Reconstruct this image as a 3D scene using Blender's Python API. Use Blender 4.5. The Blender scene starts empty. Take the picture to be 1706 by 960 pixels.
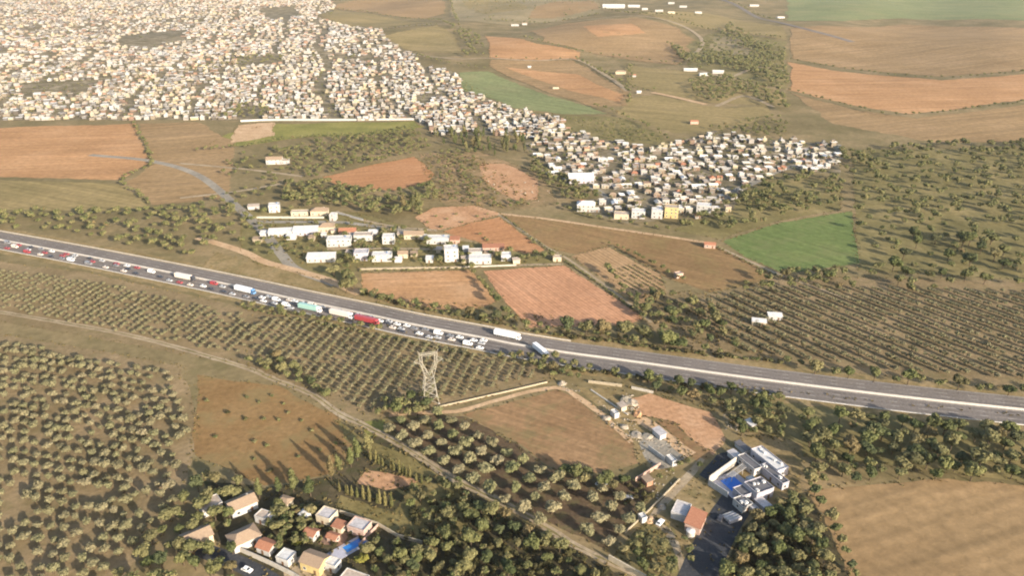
import bpy, bmesh, math, random
import numpy as np
from mathutils import Vector, Matrix, noise as mnoise

random.seed(7)
SC = bpy.context.scene
C = SC.collection
R = math.radians

# ---------------------------------------------------------------- camera
F_PX, PITCH, CAM_H = 1276.0, R(24.4), 212.0
cam_d = bpy.data.cameras.new('camera'); cam = bpy.data.objects.new('camera', cam_d); C.objects.link(cam)
cam_d.sensor_width = 36.0; cam_d.lens = 36.0 * F_PX / 1706.0
cam_d.clip_start = 1.0; cam_d.clip_end = 40000.0
cam.location = (0, 0, CAM_H); cam.rotation_euler = (R(90) - PITCH, 0, 0)
SC.camera = cam

# ---------------------------------------------------------------- sky, sun, exposure
SUN_EL, SUN_AZ = R(18), R(139)          # azimuth clockwise from +Y
world = bpy.data.worlds.new('World'); SC.world = world; world.use_nodes = True
wn = world.node_tree.nodes; wl = world.node_tree.links
sky = wn.new('ShaderNodeTexSky'); sky.sky_type = 'NISHITA'; sky.sun_disc = False
sky.sun_elevation = SUN_EL; sky.sun_rotation = SUN_AZ; sky.dust_density = 2.0
wl.new(sky.outputs[0], wn['Background'].inputs[0]); wn['Background'].inputs[1].default_value = 0.135
sun_d = bpy.data.lights.new('sun', 'SUN'); sun = bpy.data.objects.new('sun', sun_d); C.objects.link(sun)
sun_d.energy = 5.0; sun_d.angle = R(0.6); sun_d.color = (1.0, 0.89, 0.745)
sv = Vector((math.sin(SUN_AZ) * math.cos(SUN_EL), math.cos(SUN_AZ) * math.cos(SUN_EL), math.sin(SUN_EL)))
sun.rotation_euler = (-sv).to_track_quat('-Z', 'Y').to_euler(); sun.location = sv * 3000
vs = SC.view_settings
vs.view_transform = 'Standard'; vs.look = 'None'; vs.gamma = 1.0; vs.use_curve_mapping = False
vs.exposure = 1.10
SC.cycles.filter_width = 2.0
SC.cycles.volume_bounces = 0
SC.cycles.max_bounces = 5; SC.cycles.diffuse_bounces = 2

# ---------------------------------------------------------------- ground shape and map projection
def sstep(a, b, v):
    t = min(1.0, max(0.0, (v - a) / (b - a))); return t * t * (3 - 2 * t)
def hgt(x, y):
    r = sstep(1000, 1800, y)
    if r == 0: return 0.0
    return r * (9.0 * math.sin(x / 300 + 0.6) * math.cos(y / 430 + 0.4) + 7.0 * math.sin((x + y * 0.8) / 170) + 3.6 * math.sin((x * 0.9 - y * 0.5) / 75)
                + 13.0 * math.exp(-((x - 240) / 210) ** 2 - ((y - 1950) / 260) ** 2))
CF = (0.0, math.cos(PITCH), -math.sin(PITCH)); CU = (0.0, math.sin(PITCH), math.cos(PITCH))
def gp(px, py):
    """map coordinate read off the survey picture -> point on the ground"""
    u = (px - 853) / F_PX; v = (480 - py) / F_PX
    d = (u, CF[1] + v * CU[1], CF[2] + v * CU[2])
    if d[2] > -0.045: d = (d[0], d[1], -0.045)
    z = 0.0
    for _ in range(12):
        t = (z - CAM_H) / d[2]
        z = hgt(d[0] * t, d[1] * t) * 0.6 + z * 0.4
    t = (z - CAM_H) / d[2]
    x, y = d[0] * t, d[1] * t
    return Vector((x, y, hgt(x, y)))
def proj(p):
    dz = p[2] - CAM_H
    zc = p[1] * CF[1] + dz * CF[2]
    return 853 + F_PX * p[0] / zc, 480 - F_PX * (p[1] * CU[1] + dz * CU[2]) / zc, F_PX / zc
def inpoly(x, y, P):
    c = False; j = len(P) - 1
    for i in range(len(P)):
        if (P[i][1] > y) != (P[j][1] > y) and x < (P[j][0] - P[i][0]) * (y - P[i][1]) / (P[j][1] - P[i][1]) + P[i][0]: c = not c
        j = i
    return c
def azim(p, q):
    a, b = gp(*p), gp(*q); return math.atan2(b.y - a.y, b.x - a.x)

# ---------------------------------------------------------------- tagging
def tag(o, label=None, cat=None, group=None, kind=None):
    if label: o['label'] = label
    if cat: o['category'] = cat
    if group: o['group'] = group
    if kind: o['kind'] = kind
    return o
def link(name, mesh, parent=None, loc=(0, 0, 0), rz=0.0, scale=None):
    o = bpy.data.objects.new(name, mesh); C.objects.link(o)
    o.location = loc; o.rotation_euler = (0, 0, rz)
    if scale is not None: o.scale = scale if hasattr(scale, '__len__') else (scale,) * 3
    if parent: o.parent = parent
    return o
def thing(name, label, cat, loc, rz=0.0, group=None, scale=None):
    o = link(name, None, None, loc, rz, scale); o.empty_display_size = 0.5
    return tag(o, label, cat, group)
ONES = ['', 'first', 'second', 'third', 'fourth', 'fifth', 'sixth', 'seventh', 'eighth', 'ninth', 'tenth', 'eleventh', 'twelfth',
        'thirteenth', 'fourteenth', 'fifteenth', 'sixteenth', 'seventeenth', 'eighteenth', 'nineteenth']
TENS = {2: ('twenty', 'twentieth'), 3: ('thirty', 'thirtieth'), 4: ('forty', 'fortieth'), 5: ('fifty', 'fiftieth'), 6: ('sixty', 'sixtieth'),
        7: ('seventy', 'seventieth'), 8: ('eighty', 'eightieth'), 9: ('ninety', 'ninetieth')}
def ordw(n):
    if n < 20: return ONES[n]
    if n >= 100: return ('one-hundred-and-' if n < 200 else ('two-hundred-and-' if n < 300 else ('three-hundred-and-' if n < 400 else 'four-hundred-and-'))) + ordw(n % 100 or 1) if n % 100 else ('hundredth' if n == 100 else 'two-hundredth')
    return TENS[n // 10][1] if n % 10 == 0 else TENS[n // 10][0] + '-' + ONES[n % 10]

# ---------------------------------------------------------------- materials
def new_mat(name, rough=0.9, spec=0.15):
    m = bpy.data.materials.new(name); m.use_nodes = True
    nt = m.node_tree; b = nt.nodes['Principled BSDF']
    b.inputs['Roughness'].default_value = rough; b.inputs['Specular IOR Level'].default_value = spec
    return m, nt, b
def ramp(nt, stops):
    r = nt.nodes.new('ShaderNodeValToRGB'); e = r.color_ramp.elements
    while len(e) < len(stops): e.new(0.5)
    for k, (p, c) in enumerate(stops): e[k].position = p; e[k].color = (*c, 1)
    return r
def noise(nt, vec, scale, detail=4, rough=0.6):
    n = nt.nodes.new('ShaderNodeTexNoise'); n.inputs['Scale'].default_value = scale
    n.inputs['Detail'].default_value = detail; n.inputs['Roughness'].default_value = rough
    if vec: nt.links.new(vec, n.inputs['Vector'])
    return n
def mixc(nt, kind, fac, a, b):
    m = nt.nodes.new('ShaderNodeMix'); m.data_type = 'RGBA'; m.blend_type = kind
    for s, v in ((m.inputs[0], fac), (m.inputs[6], a), (m.inputs[7], b)):
        if hasattr(v, 'default_value') or hasattr(v, 'is_linked'): nt.links.new(v, s)
        elif isinstance(v, tuple): s.default_value = (*v, 1)
        else: s.default_value = v
    return m.outputs[2]
def soil(name, dark, mid, light, big=0.02, small=0.35, furrow=None, patch=None, patch_amt=0.5):
    """bare earth or dry grass: broad mottling, clods, optional plough lines (azimuth, spacing, strength) and growth patches"""
    m, nt, b = new_mat(name, 0.97, 0.05)
    tc = nt.nodes.new('ShaderNodeTexCoord').outputs['Object']
    n1 = noise(nt, tc, big, 5, 0.62); n2 = noise(nt, tc, small, 4, 0.7)
    r1 = ramp(nt, [(0.30, dark), (0.5, mid), (0.70, light)]); nt.links.new(n1.outputs[0], r1.inputs[0])
    r2 = ramp(nt, [(0.25, (0.62, 0.62, 0.60)), (0.75, (1.28, 1.27, 1.25))]); nt.links.new(n2.outputs[0], r2.inputs[0])
    col = mixc(nt, 'MULTIPLY', 0.8, r1.outputs[0], r2.outputs[0])
    hsrc = n2.outputs[0]
    if patch:
        n3 = noise(nt, tc, big * 2.6, 6, 0.7)
        r3 = ramp(nt, [(0.50, (0, 0, 0)), (0.62, (1, 1, 1))]); nt.links.new(n3.outputs[0], r3.inputs[0])
        mu = nt.nodes.new('ShaderNodeMath'); mu.operation = 'MULTIPLY'; mu.inputs[1].default_value = patch_amt
        nt.links.new(r3.outputs[0], mu.inputs[0]); col = mixc(nt, 'MIX', mu.outputs[0], col, patch)
    if furrow:
        az, sp, st = furrow
        mp = nt.nodes.new('ShaderNodeMapping'); mp.inputs['Rotation'].default_value = (0, 0, -az - R(90)); nt.links.new(tc, mp.inputs[0])
        w = nt.nodes.new('ShaderNodeTexWave'); w.inputs['Scale'].default_value = 0.314 / sp
        w.inputs['Distortion'].default_value = 1.2; w.inputs['Detail'].default_value = 2; w.inputs['Detail Scale'].default_value = 0.6
        nt.links.new(mp.outputs[0], w.inputs[0])
        r4 = ramp(nt, [(0.0, (1 - st,) * 3), (1.0, (1 + st * 0.6,) * 3)]); nt.links.new(w.outputs[1], r4.inputs[0])
        col = mixc(nt, 'MULTIPLY', 1.0, col, r4.outputs[0])
        m2 = nt.nodes.new('ShaderNodeMapping'); m2.inputs['Scale'].default_value = (1.0, 0.05, 1.0); nt.links.new(mp.outputs[0], m2.inputs[0])
        n5 = noise(nt, m2.outputs[0], 0.30 / max(1.0, sp / 2.2), 4, 0.6); r5 = ramp(nt, [(0.32, (0.80, 0.81, 0.82)), (0.68, (1.14, 1.13, 1.12))]); nt.links.new(n5.outputs[0], r5.inputs[0])
        col = mixc(nt, 'MULTIPLY', 1.0, col, r5.outputs[0])
    nt.links.new(col, b.inputs['Base Color'])
    bp = nt.nodes.new('ShaderNodeBump'); bp.inputs['Strength'].default_value = 0.5; bp.inputs['Distance'].default_value = 0.5
    nt.links.new(hsrc, bp.inputs['Height']); nt.links.new(bp.outputs[0], b.inputs['Normal'])
    return m
def leafmat(name, cols, per_object=True, big=0.12):
    """foliage: hue drawn per plant, mottled inside the crown, a little light through the leaves"""
    m, nt, b = new_mat(name, 0.75, 0.2)
    tc = nt.nodes.new('ShaderNodeTexCoord').outputs['Object']
    r = ramp(nt, [(k / (len(cols) - 1), c) for k, c in enumerate(cols)])
    if per_object: nt.links.new(nt.nodes.new('ShaderNodeObjectInfo').outputs['Random'], r.inputs[0])
    else:
        n0 = noise(nt, tc, big, 2, 0.5); mr = nt.nodes.new('ShaderNodeMapRange'); mr.inputs[1].default_value = 0.3; mr.inputs[2].default_value = 0.7
        nt.links.new(n0.outputs[0], mr.inputs[0]); nt.links.new(mr.outputs[0], r.inputs[0])
    n2 = noise(nt, tc, 1.3, 3, 0.7)
    r2 = ramp(nt, [(0.3, (0.55, 0.56, 0.55)), (0.7, (1.35, 1.32, 1.2))]); nt.links.new(n2.outputs[0], r2.inputs[0])
    col = mixc(nt, 'MULTIPLY', 1.0, r.outputs[0], r2.outputs[0]); nt.links.new(col, b.inputs['Base Color'])
    tr = nt.nodes.new('ShaderNodeBsdfTranslucent'); nt.links.new(col, tr.inputs[0])
    mx = nt.nodes.new('ShaderNodeMixShader'); mx.inputs[0].default_value = 0.22
    nt.links.new(b.outputs[0], mx.inputs[1]); nt.links.new(tr.outputs[0], mx.inputs[2])
    nt.links.new(mx.outputs[0], nt.nodes['Material Output'].inputs[0])
    return m
def paint(name, col, rough=0.85, spec=0.2, var=0.25, scale=0.8, cols=None, metal=0.0):
    """painted or rendered surface with streaks and dirt; cols: a palette drawn per object"""
    m, nt, b = new_mat(name, rough, spec); b.inputs['Metallic'].default_value = metal
    tc = nt.nodes.new('ShaderNodeTexCoord').outputs['Object']
    n = noise(nt, tc, scale, 5, 0.65)
    r2 = ramp(nt, [(0.3, (1 - var,) * 3), (0.65, (1 + var * 0.25,) * 3)]); nt.links.new(n.outputs[0], r2.inputs[0])
    src = col
    if cols:
        r = ramp(nt, [(k / len(cols), c) for k, c in enumerate(cols)]); r.color_ramp.interpolation = 'CONSTANT'
        nt.links.new(nt.nodes.new('ShaderNodeObjectInfo').outputs['Random'], r.inputs[0]); src = r.outputs[0]
    nt.links.new(mixc(nt, 'MULTIPLY', 1.0, src, r2.outputs[0]), b.inputs['Base Color'])
    return m
def tiles(name, c1, c2):
    m, nt, b = new_mat(name, 0.9, 0.1)
    tc = nt.nodes.new('ShaderNodeTexCoord').outputs['Object']
    n = noise(nt, tc, 1.5, 4, 0.7); r = ramp(nt, [(0.3, c1), (0.7, c2)]); nt.links.new(n.outputs[0], r.inputs[0])
    w = nt.nodes.new('ShaderNodeTexWave'); w.inputs['Scale'].default_value = 1.2; nt.links.new(tc, w.inputs[0])
    nt.links.new(r.outputs[0], b.inputs['Base Color'])
    bp = nt.nodes.new('ShaderNodeBump'); bp.inputs['Strength'].default_value = 0.6; bp.inputs['Distance'].default_value = 0.06
    nt.links.new(w.outputs[1], bp.inputs['Height']); nt.links.new(bp.outputs[0], b.inputs['Normal'])
    return m
def gloss(name, col, rough=0.08, metal=0.0):
    m, nt, b = new_mat(name, rough, 0.5); b.inputs['Base Color'].default_value = (*col, 1); b.inputs['Metallic'].default_value = metal
    return m

M = {}
M['ground'] = soil('dry_scrub_ground', (0.13, 0.105, 0.05), (0.20, 0.155, 0.08), (0.29, 0.21, 0.115), 0.012, 0.2, patch=(0.12, 0.105, 0.045))
M['grove_floor'] = soil('grove_floor', (0.17, 0.125, 0.065), (0.225, 0.165, 0.09), (0.29, 0.21, 0.12), 0.03, 0.4, patch=(0.13, 0.115, 0.05), patch_amt=0.4)
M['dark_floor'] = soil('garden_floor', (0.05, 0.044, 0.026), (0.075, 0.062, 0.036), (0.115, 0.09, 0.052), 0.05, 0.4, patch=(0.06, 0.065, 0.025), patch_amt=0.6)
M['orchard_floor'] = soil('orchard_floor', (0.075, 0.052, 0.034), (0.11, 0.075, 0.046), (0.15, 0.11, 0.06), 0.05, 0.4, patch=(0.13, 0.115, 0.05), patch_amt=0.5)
M['town_floor'] = soil('town_floor', (0.10, 0.085, 0.05), (0.19, 0.155, 0.10), (0.34, 0.28, 0.20), 0.04, 0.15, patch=(0.10, 0.09, 0.04), patch_amt=0.7)
M['tan'] = soil('tan_field', (0.245, 0.16, 0.08), (0.285, 0.19, 0.097), (0.33, 0.22, 0.118), 0.008, 0.15, furrow=(R(20), 7.0, 0.07))
M['olive_field'] = soil('olive_stubble', (0.21, 0.165, 0.075), (0.255, 0.195, 0.09), (0.30, 0.225, 0.11), 0.008, 0.15, furrow=(R(-25), 7.0, 0.07))
M['green_pale'] = soil('pale_green_crop', (0.168, 0.187, 0.085), (0.198, 0.213, 0.097), (0.237, 0.227, 0.111), 0.01, 0.15, furrow=(R(-40), 7.0, 0.07))
M['green'] = soil('green_crop', (0.108, 0.148, 0.048), (0.132, 0.17, 0.058), (0.162, 0.185, 0.068), 0.015, 0.2, furrow=(R(-50), 3.0, 0.12), patch=(0.16, 0.165, 0.07), patch_amt=0.5)
M['meadow'] = soil('yellow_green_meadow', (0.15, 0.15, 0.045), (0.21, 0.195, 0.06), (0.27, 0.235, 0.08), 0.03, 0.3)
M['far_grass'] = soil('far_grazing', (0.20, 0.165, 0.085), (0.26, 0.205, 0.115), (0.31, 0.245, 0.145), 0.01, 0.12)
M['scrub_earth'] = soil('scrub_earth', (0.14, 0.11, 0.055), (0.24, 0.17, 0.09), (0.36, 0.23, 0.13), 0.04, 0.25, patch=(0.13, 0.11, 0.05), patch_amt=0.7)
M['brick_paving'] = soil('brick_paving', (0.16, 0.10, 0.07), (0.22, 0.14, 0.10), (0.28, 0.19, 0.14), 0.1, 1.0)
M['meadow_dry'] = soil('golden_dry_grass', (0.12, 0.10, 0.04), (0.18, 0.145, 0.06), (0.24, 0.19, 0.085), 0.05, 0.4)
M['rough_grass'] = soil('rough_grass', (0.125, 0.108, 0.046), (0.18, 0.15, 0.066), (0.26, 0.205, 0.098), 0.02, 0.2)
M['orange_far'] = soil('orange_far', (0.34, 0.19, 0.09), (0.40, 0.225, 0.11), (0.46, 0.27, 0.14), 0.012, 0.2, furrow=(R(8), 7.0, 0.07))
M['orange_a'] = soil('orange_ploughed', (0.35, 0.175, 0.083), (0.39, 0.20, 0.098), (0.43, 0.232, 0.12), 0.02, 0.3, furrow=(R(20), 2.4, 0.12))
M['orange_c'] = soil('pale_orange_ploughed', (0.37, 0.21, 0.105), (0.42, 0.24, 0.12), (0.46, 0.28, 0.155), 0.02, 0.3, furrow=(azim((600, 455), (785, 450)), 2.4, 0.13))
M['orange_d'] = soil('strong_orange_ploughed', (0.40, 0.208, 0.115), (0.45, 0.238, 0.134), (0.49, 0.27, 0.158), 0.02, 0.3, furrow=(azim((935, 443), (1060, 525)), 2.4, 0.12))
M['brown_e'] = soil('brown_olive_field', (0.20, 0.125, 0.06), (0.245, 0.155, 0.075), (0.275, 0.185, 0.088), 0.012, 0.3, furrow=(azim((960, 425), (1180, 485)), 2.6, 0.14), patch=(0.22, 0.17, 0.07), patch_amt=0.5)
M['tan_f'] = soil('tan_vineyard', (0.30, 0.19, 0.10), (0.35, 0.225, 0.12), (0.40, 0.265, 0.145), 0.03, 0.3, furrow=(azim((1020, 430), (1085, 470)), 3.2, 0.16))
M['brown_g'] = soil('brown_pasture', (0.18, 0.108, 0.046), (0.225, 0.137, 0.06), (0.265, 0.172, 0.08), 0.02, 0.35, patch=(0.20, 0.155, 0.07), patch_amt=0.55)
M['brown_h'] = soil('brown_stubble', (0.20, 0.12, 0.062), (0.255, 0.155, 0.08), (0.31, 0.195, 0.105), 0.02, 0.3, furrow=(azim((775, 690), (1050, 780)), 2.6, 0.05), patch=(0.19, 0.15, 0.07), patch_amt=0.7)
M['bare_orange'] = soil('bare_orange_earth', (0.33, 0.185, 0.10), (0.41, 0.235, 0.13), (0.48, 0.30, 0.18), 0.05, 0.4)
M['path'] = soil('beaten_earth', (0.25, 0.19, 0.125), (0.32, 0.25, 0.165), (0.40, 0.32, 0.22), 0.08, 0.5)
M['path_orange'] = soil('orange_track', (0.38, 0.25, 0.14), (0.46, 0.31, 0.185), (0.54, 0.38, 0.24), 0.08, 0.5)
M['concrete_floor'] = soil('concrete_floor', (0.20, 0.175, 0.14), (0.265, 0.235, 0.19), (0.33, 0.29, 0.235), 0.06, 0.6)
M['asphalt'] = soil('worn_asphalt', (0.15, 0.13, 0.116), (0.185, 0.16, 0.142), (0.22, 0.19, 0.168), 0.03, 0.8)
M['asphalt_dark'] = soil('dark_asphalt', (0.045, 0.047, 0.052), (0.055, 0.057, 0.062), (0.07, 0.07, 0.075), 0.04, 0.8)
M['verge'] = soil('verge', (0.18, 0.13, 0.06), (0.245, 0.18, 0.088), (0.30, 0.22, 0.12), 0.05, 0.4, patch=(0.12, 0.11, 0.045))
OL = [(0.17, 0.155, 0.085), (0.21, 0.185, 0.112), (0.18, 0.172, 0.092), (0.25, 0.215, 0.135)]
OR = [(0.22, 0.20, 0.11), (0.28, 0.245, 0.15), (0.19, 0.195, 0.09), (0.31, 0.265, 0.17)]
BL = [(0.066, 0.082, 0.032), (0.12, 0.126, 0.05), (0.185, 0.168, 0.08), (0.10, 0.118, 0.042), (0.235, 0.20, 0.10), (0.145, 0.155, 0.058), (0.08, 0.095, 0.045), (0.20, 0.15, 0.075)]
CY = [(0.12, 0.12, 0.045), (0.17, 0.15, 0.06), (0.21, 0.18, 0.075)]
M['grove_leaf'] = leafmat('grove_leaf', OL); M['orchard_leaf'] = leafmat('orchard_leaf', OR)
M['broad_leaf'] = leafmat('broad_leaf', BL); M['cypress_leaf'] = leafmat('cypress_leaf', CY)
M['bush_leaf'] = leafmat('bush_leaf', [(0.06, 0.055, 0.026), (0.11, 0.10, 0.04), (0.09, 0.07, 0.035)])
M['bright_leaf'] = leafmat('bright_leaf', [(0.20, 0.20, 0.04), (0.24, 0.22, 0.05)])
M['mass_leaf'] = leafmat('mass_leaf', BL, False); M['mass_grove'] = leafmat('mass_grove', OL, False)
M['bark'] = paint('bark', (0.10, 0.075, 0.05), 0.95, 0.05, 0.4, 3)
WP = [(0.332, 0.31, 0.278), (0.217, 0.18, 0.133), (0.361, 0.347, 0.326), (0.145, 0.119, 0.094), (0.303, 0.268, 0.202), (0.173, 0.119, 0.087), (0.275, 0.252, 0.224), (0.159, 0.151, 0.145), (0.101, 0.087, 0.072), (0.332, 0.282, 0.188)]
M['wall_any'] = paint('rendered_wall', None, cols=WP)
M['roof_any'] = paint('flat_roof', None, cols=[(0.55, 0.50, 0.43), (0.72, 0.68, 0.62), (0.40, 0.34, 0.28), (0.80, 0.77, 0.72), (0.30, 0.20, 0.14), (0.66, 0.60, 0.50), (0.76, 0.72, 0.66)], var=0.35)
M['white'] = paint('white_render', (0.41, 0.395, 0.37)); M['cream'] = paint('cream_render', (0.46, 0.39, 0.28))
M['pinkw'] = paint('pink_render', (0.42, 0.29, 0.23)); M['yellow'] = paint('yellow_render', (0.48, 0.37, 0.17))
M['greyw'] = paint('grey_render', (0.45, 0.43, 0.41)); M['lilac'] = paint('lilac_render', (0.40, 0.375, 0.40))
M['roof_tan'] = paint('tan_roof', (0.42, 0.34, 0.27), var=0.35); M['roof_grey'] = paint('grey_roof', (0.46, 0.43, 0.42), var=0.35)
M['roof_white'] = paint('white_roof', (0.58, 0.56, 0.53), var=0.3); M['roof_dark'] = paint('dark_roof', (0.13, 0.125, 0.13), var=0.3); M['tile'] = tiles('clay_tile', (0.27, 0.115, 0.068), (0.37, 0.18, 0.11))
M['tile_tan'] = tiles('tan_tile', (0.24, 0.17, 0.115), (0.33, 0.245, 0.17))
M['concrete'] = paint('concrete', (0.44, 0.40, 0.34), var=0.3); M['barrier'] = paint('barrier_concrete', (0.44, 0.41, 0.37), var=0.15)
M['stone'] = paint('stone_wall', (0.36, 0.30, 0.21), var=0.4, scale=1.5); M['brickw'] = paint('brick_wall', (0.34, 0.19, 0.12), var=0.3)
M['glass'] = gloss('window_glass', (0.03, 0.035, 0.04)); M['frame'] = paint('window_frame', (0.5, 0.47, 0.42))
M['door'] = paint('door_wood', (0.16, 0.09, 0.05)); M['tank'] = paint('tank_plastic', (0.10, 0.16, 0.28), 0.5, 0.4, 0.1)
M['steel'] = paint('galvanised_steel', (0.34, 0.31, 0.25), 0.6, 0.3, 0.2, metal=0.0)
M['insulator'] = gloss('insulator_glass', (0.10, 0.12, 0.10), 0.2)
M['rubber'] = gloss('tyre_rubber', (0.02, 0.02, 0.02), 0.8); M['rim'] = gloss('wheel_rim', (0.45, 0.45, 0.45), 0.4, 0.6)
M['chassis'] = gloss('chassis', (0.04, 0.04, 0.045), 0.7)
M['linepaint'] = paint('road_paint', (0.50, 0.47, 0.42), var=0.3)
M['water'] = gloss('pool_water', (0.035, 0.17, 0.60), 0.15); M['poolside'] = paint('pool_deck', (0.42, 0.41, 0.46), var=0.2)
M['rubble'] = soil('rubble', (0.22, 0.18, 0.14), (0.33, 0.28, 0.22), (0.46, 0.40, 0.32), 0.3, 1.5)
M['house_mass'] = None
def carpaint(n, c, r=0.3):
    if 'car_' + n not in M: M['car_' + n] = gloss('vehicle_' + n, c, r)
    return M['car_' + n]

# ---------------------------------------------------------------- mesh helpers
class MB:
    def __init__(s): s.v = []; s.f = []; s.m = []
    def poly(s, pts, faces, mi=0):
        b = len(s.v); s.v += [tuple(p) for p in pts]; s.f += [tuple(b + i for i in f) for f in faces]; s.m += [mi] * len(faces); return s
    def box(s, cx, cy, z0, sx, sy, sz, rz=0.0, mi=0, tx=1.0, ty=1.0):
        c, sn = math.cos(rz), math.sin(rz); pts = []
        for z, kx, ky in ((z0, 1, 1), (z0 + sz, tx, ty)):
            for ax, ay in ((-1, -1), (1, -1), (1, 1), (-1, 1)):
                x, y = ax * sx / 2 * kx, ay * sy / 2 * ky
                pts.append((cx + x * c - y * sn, cy + x * sn + y * c, z))
        return s.poly(pts, [(0, 3, 2, 1), (4, 5, 6, 7), (0, 1, 5, 4), (1, 2, 6, 5), (2, 3, 7, 6), (3, 0, 4, 7)], mi)
    def prism(s, prof, y0, y1, mi=0, k=1.0):
        """side profile in x,z swept across y"""
        n = len(prof); pts = [(x, y0, z) for x, z in prof] + [(x, y1, z) for x, z in prof]
        fs = [tuple(range(n)), tuple(range(2 * n - 1, n - 1, -1))] + [(i, i + n, (i + 1) % n + n, (i + 1) % n) for i in range(n)]
        return s.poly(pts, fs, mi)
    def cyl(s, p, q, r0, r1=None, n=8, mi=0, caps=True):
        r1 = r0 if r1 is None else r1
        p, q = Vector(p), Vector(q); a = (q - p).normalized()
        t = Vector((1, 0, 0)) if abs(a.x) < 0.8 else Vector((0, 1, 0)); u = a.cross(t).normalized(); w = a.cross(u)
        pts = []
        for c, r in ((p, r0), (q, r1)):
            for k in range(n):
                an = 2 * math.pi * k / n; pts.append(c + (u * math.cos(an) + w * math.sin(an)) * r)
        fs = [(i, (i + 1) % n, (i + 1) % n + n, i + n) for i in range(n)]
        if caps: fs += [tuple(range(n - 1, -1, -1)), tuple(range(n, 2 * n))]
        return s.poly(pts, fs, mi)
    def mesh(s, name, mats, smooth=False):
        me = bpy.data.meshes.new(name); me.from_pydata(s.v, [], s.f)
        for m in (mats if isinstance(mats, (list, tuple)) else [mats]): me.materials.append(m)
        if any(s.m): me.polygons.foreach_set('material_index', s.m)
        if smooth: me.polygons.foreach_set('use_smooth', [True] * len(s.f))
        me.update(); return me
    def build(s, name, mats, parent=None, loc=(0, 0, 0), rz=0.0, smooth=False):
        return link(name, s.mesh(name, mats, smooth), parent, loc, rz)

def catmull(P, step=6.0):
    out = []
    P = [Vector(p) for p in P]
    for i in range(len(P) - 1):
        a = P[i - 1] if i else P[0] * 2 - P[1]; b, c = P[i], P[i + 1]; d = P[i + 2] if i + 2 < len(P) else c * 2 - b
        n = max(1, int((c - b).length / step))
        for k in range(n):
            t = k / n
            out.append(0.5 * ((2 * b) + (c - a) * t + (2 * a - 5 * b + 4 * c - d) * t * t + (3 * b - a - 3 * c + d) * t ** 3))
    out.append(P[-1]); return out
def normals(L):
    N = []
    for i in range(len(L)):
        d = (L[min(i + 1, len(L) - 1)] - L[max(i - 1, 0)]); N.append(Vector((-d.y, d.x, 0)).normalized())
    return N
LEVEL = [0]
def zoff(y, lv):
    """every sheet lies a little above the one below it, and no two share a plane"""
    k = LEVEL[0] % 7
    return 0.012 * lv + 0.0015 * k + (0.35 + 0.05 * lv + 0.006 * k) * sstep(950, 1300, y)
def wpoly(pxs): return [gp(*p) for p in pxs]
def sheet(name, pxs, mat, lv, label, jit=0.7, world=None):
    """a flat piece of land draped on the terrain, with a slightly ragged edge"""
    LEVEL[0] += 1; W = world or wpoly(pxs); rnd = random.Random(len(label) * 31 + int(W[0].x))
    L = []
    for i in range(len(W)):
        a, b = W[i], W[(i + 1) % len(W)]; n = max(1, min(60, int((b - a).length / 5)))
        d = (b - a).normalized(); nn = Vector((-d.y, d.x, 0)); far = 1 + sstep(700, 2500, a.y) * 3
        for k in range(n):
            p = a + (b - a) * (k / n)
            if jit > .3:                             # hand-worked boundaries wander; neighbours share the same wander
                f_ = sstep(650, 1500, p.y); wl = 22 + 80 * f_; am = 1.6 + 14 * f_
                p = p + Vector((mnoise.noise(Vector((p.x / wl, p.y / wl, 1.7))), mnoise.noise(Vector((p.x / wl, p.y / wl, 9.3))), 0)) * am
            if jit: p = p + nn * rnd.uniform(-jit, jit) * far
            L.append(p)
    bm = bmesh.new(); vs_ = [bm.verts.new((p.x, p.y, 0)) for p in L]; bm.faces.new(vs_)
    bm.normal_update()
    if next(iter(bm.faces)).normal.z < 0: bmesh.ops.reverse_faces(bm, faces=bm.faces[:])
    ys = [p.y for p in L]; xs = [p.x for p in L]
    if max(ys) > 1000:
        bmesh.ops.triangulate(bm, faces=bm.faces[:])
        for lo, hi, ax in ((min(ys), max(ys), 1), (min(xs), max(xs), 0)):
            g = math.ceil(lo / 30) * 30
            while g < hi:
                co = Vector((0, g, 0)) if ax else Vector((g, 0, 0)); no = Vector((0, 1, 0)) if ax else Vector((1, 0, 0))
                bmesh.ops.bisect_plane(bm, geom=bm.verts[:] + bm.edges[:] + bm.faces[:], plane_co=co, plane_no=no); g += 30
    for v in bm.verts: v.co.z = hgt(v.co.x, v.co.y) + zoff(v.co.y, lv)
    me = bpy.data.meshes.new(name); bm.to_mesh(me); bm.free(); me.materials.append(mat)
    for p in me.polygons: p.use_smooth = max(ys) > 1000
    return tag(link(name, me), label, None, None, 'structure')
def ribbon(name, pxs, width, mat, lv, label, off=0.0, jit=0.0, world=None, step=6.0):
    LEVEL[0] += 1; L = catmull(world or wpoly(pxs), step); N = normals(L); mb = MB(); n = len(L); rnd = random.Random(n)
    for p, q in zip(L, N):
        for s in (-1, 1):
            e = p + q * (off + s * width / 2 + (rnd.uniform(-jit, jit) if jit else 0)); mb.v.append((e.x, e.y, hgt(e.x, e.y) + zoff(e.y, lv)))
    mb.f = [(2 * i + 1, 2 * i, 2 * i + 2, 2 * i + 3) for i in range(n - 1)]; mb.m = [0] * len(mb.f)
    return tag(mb.build(name, mat), label, None, None, 'structure')
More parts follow.
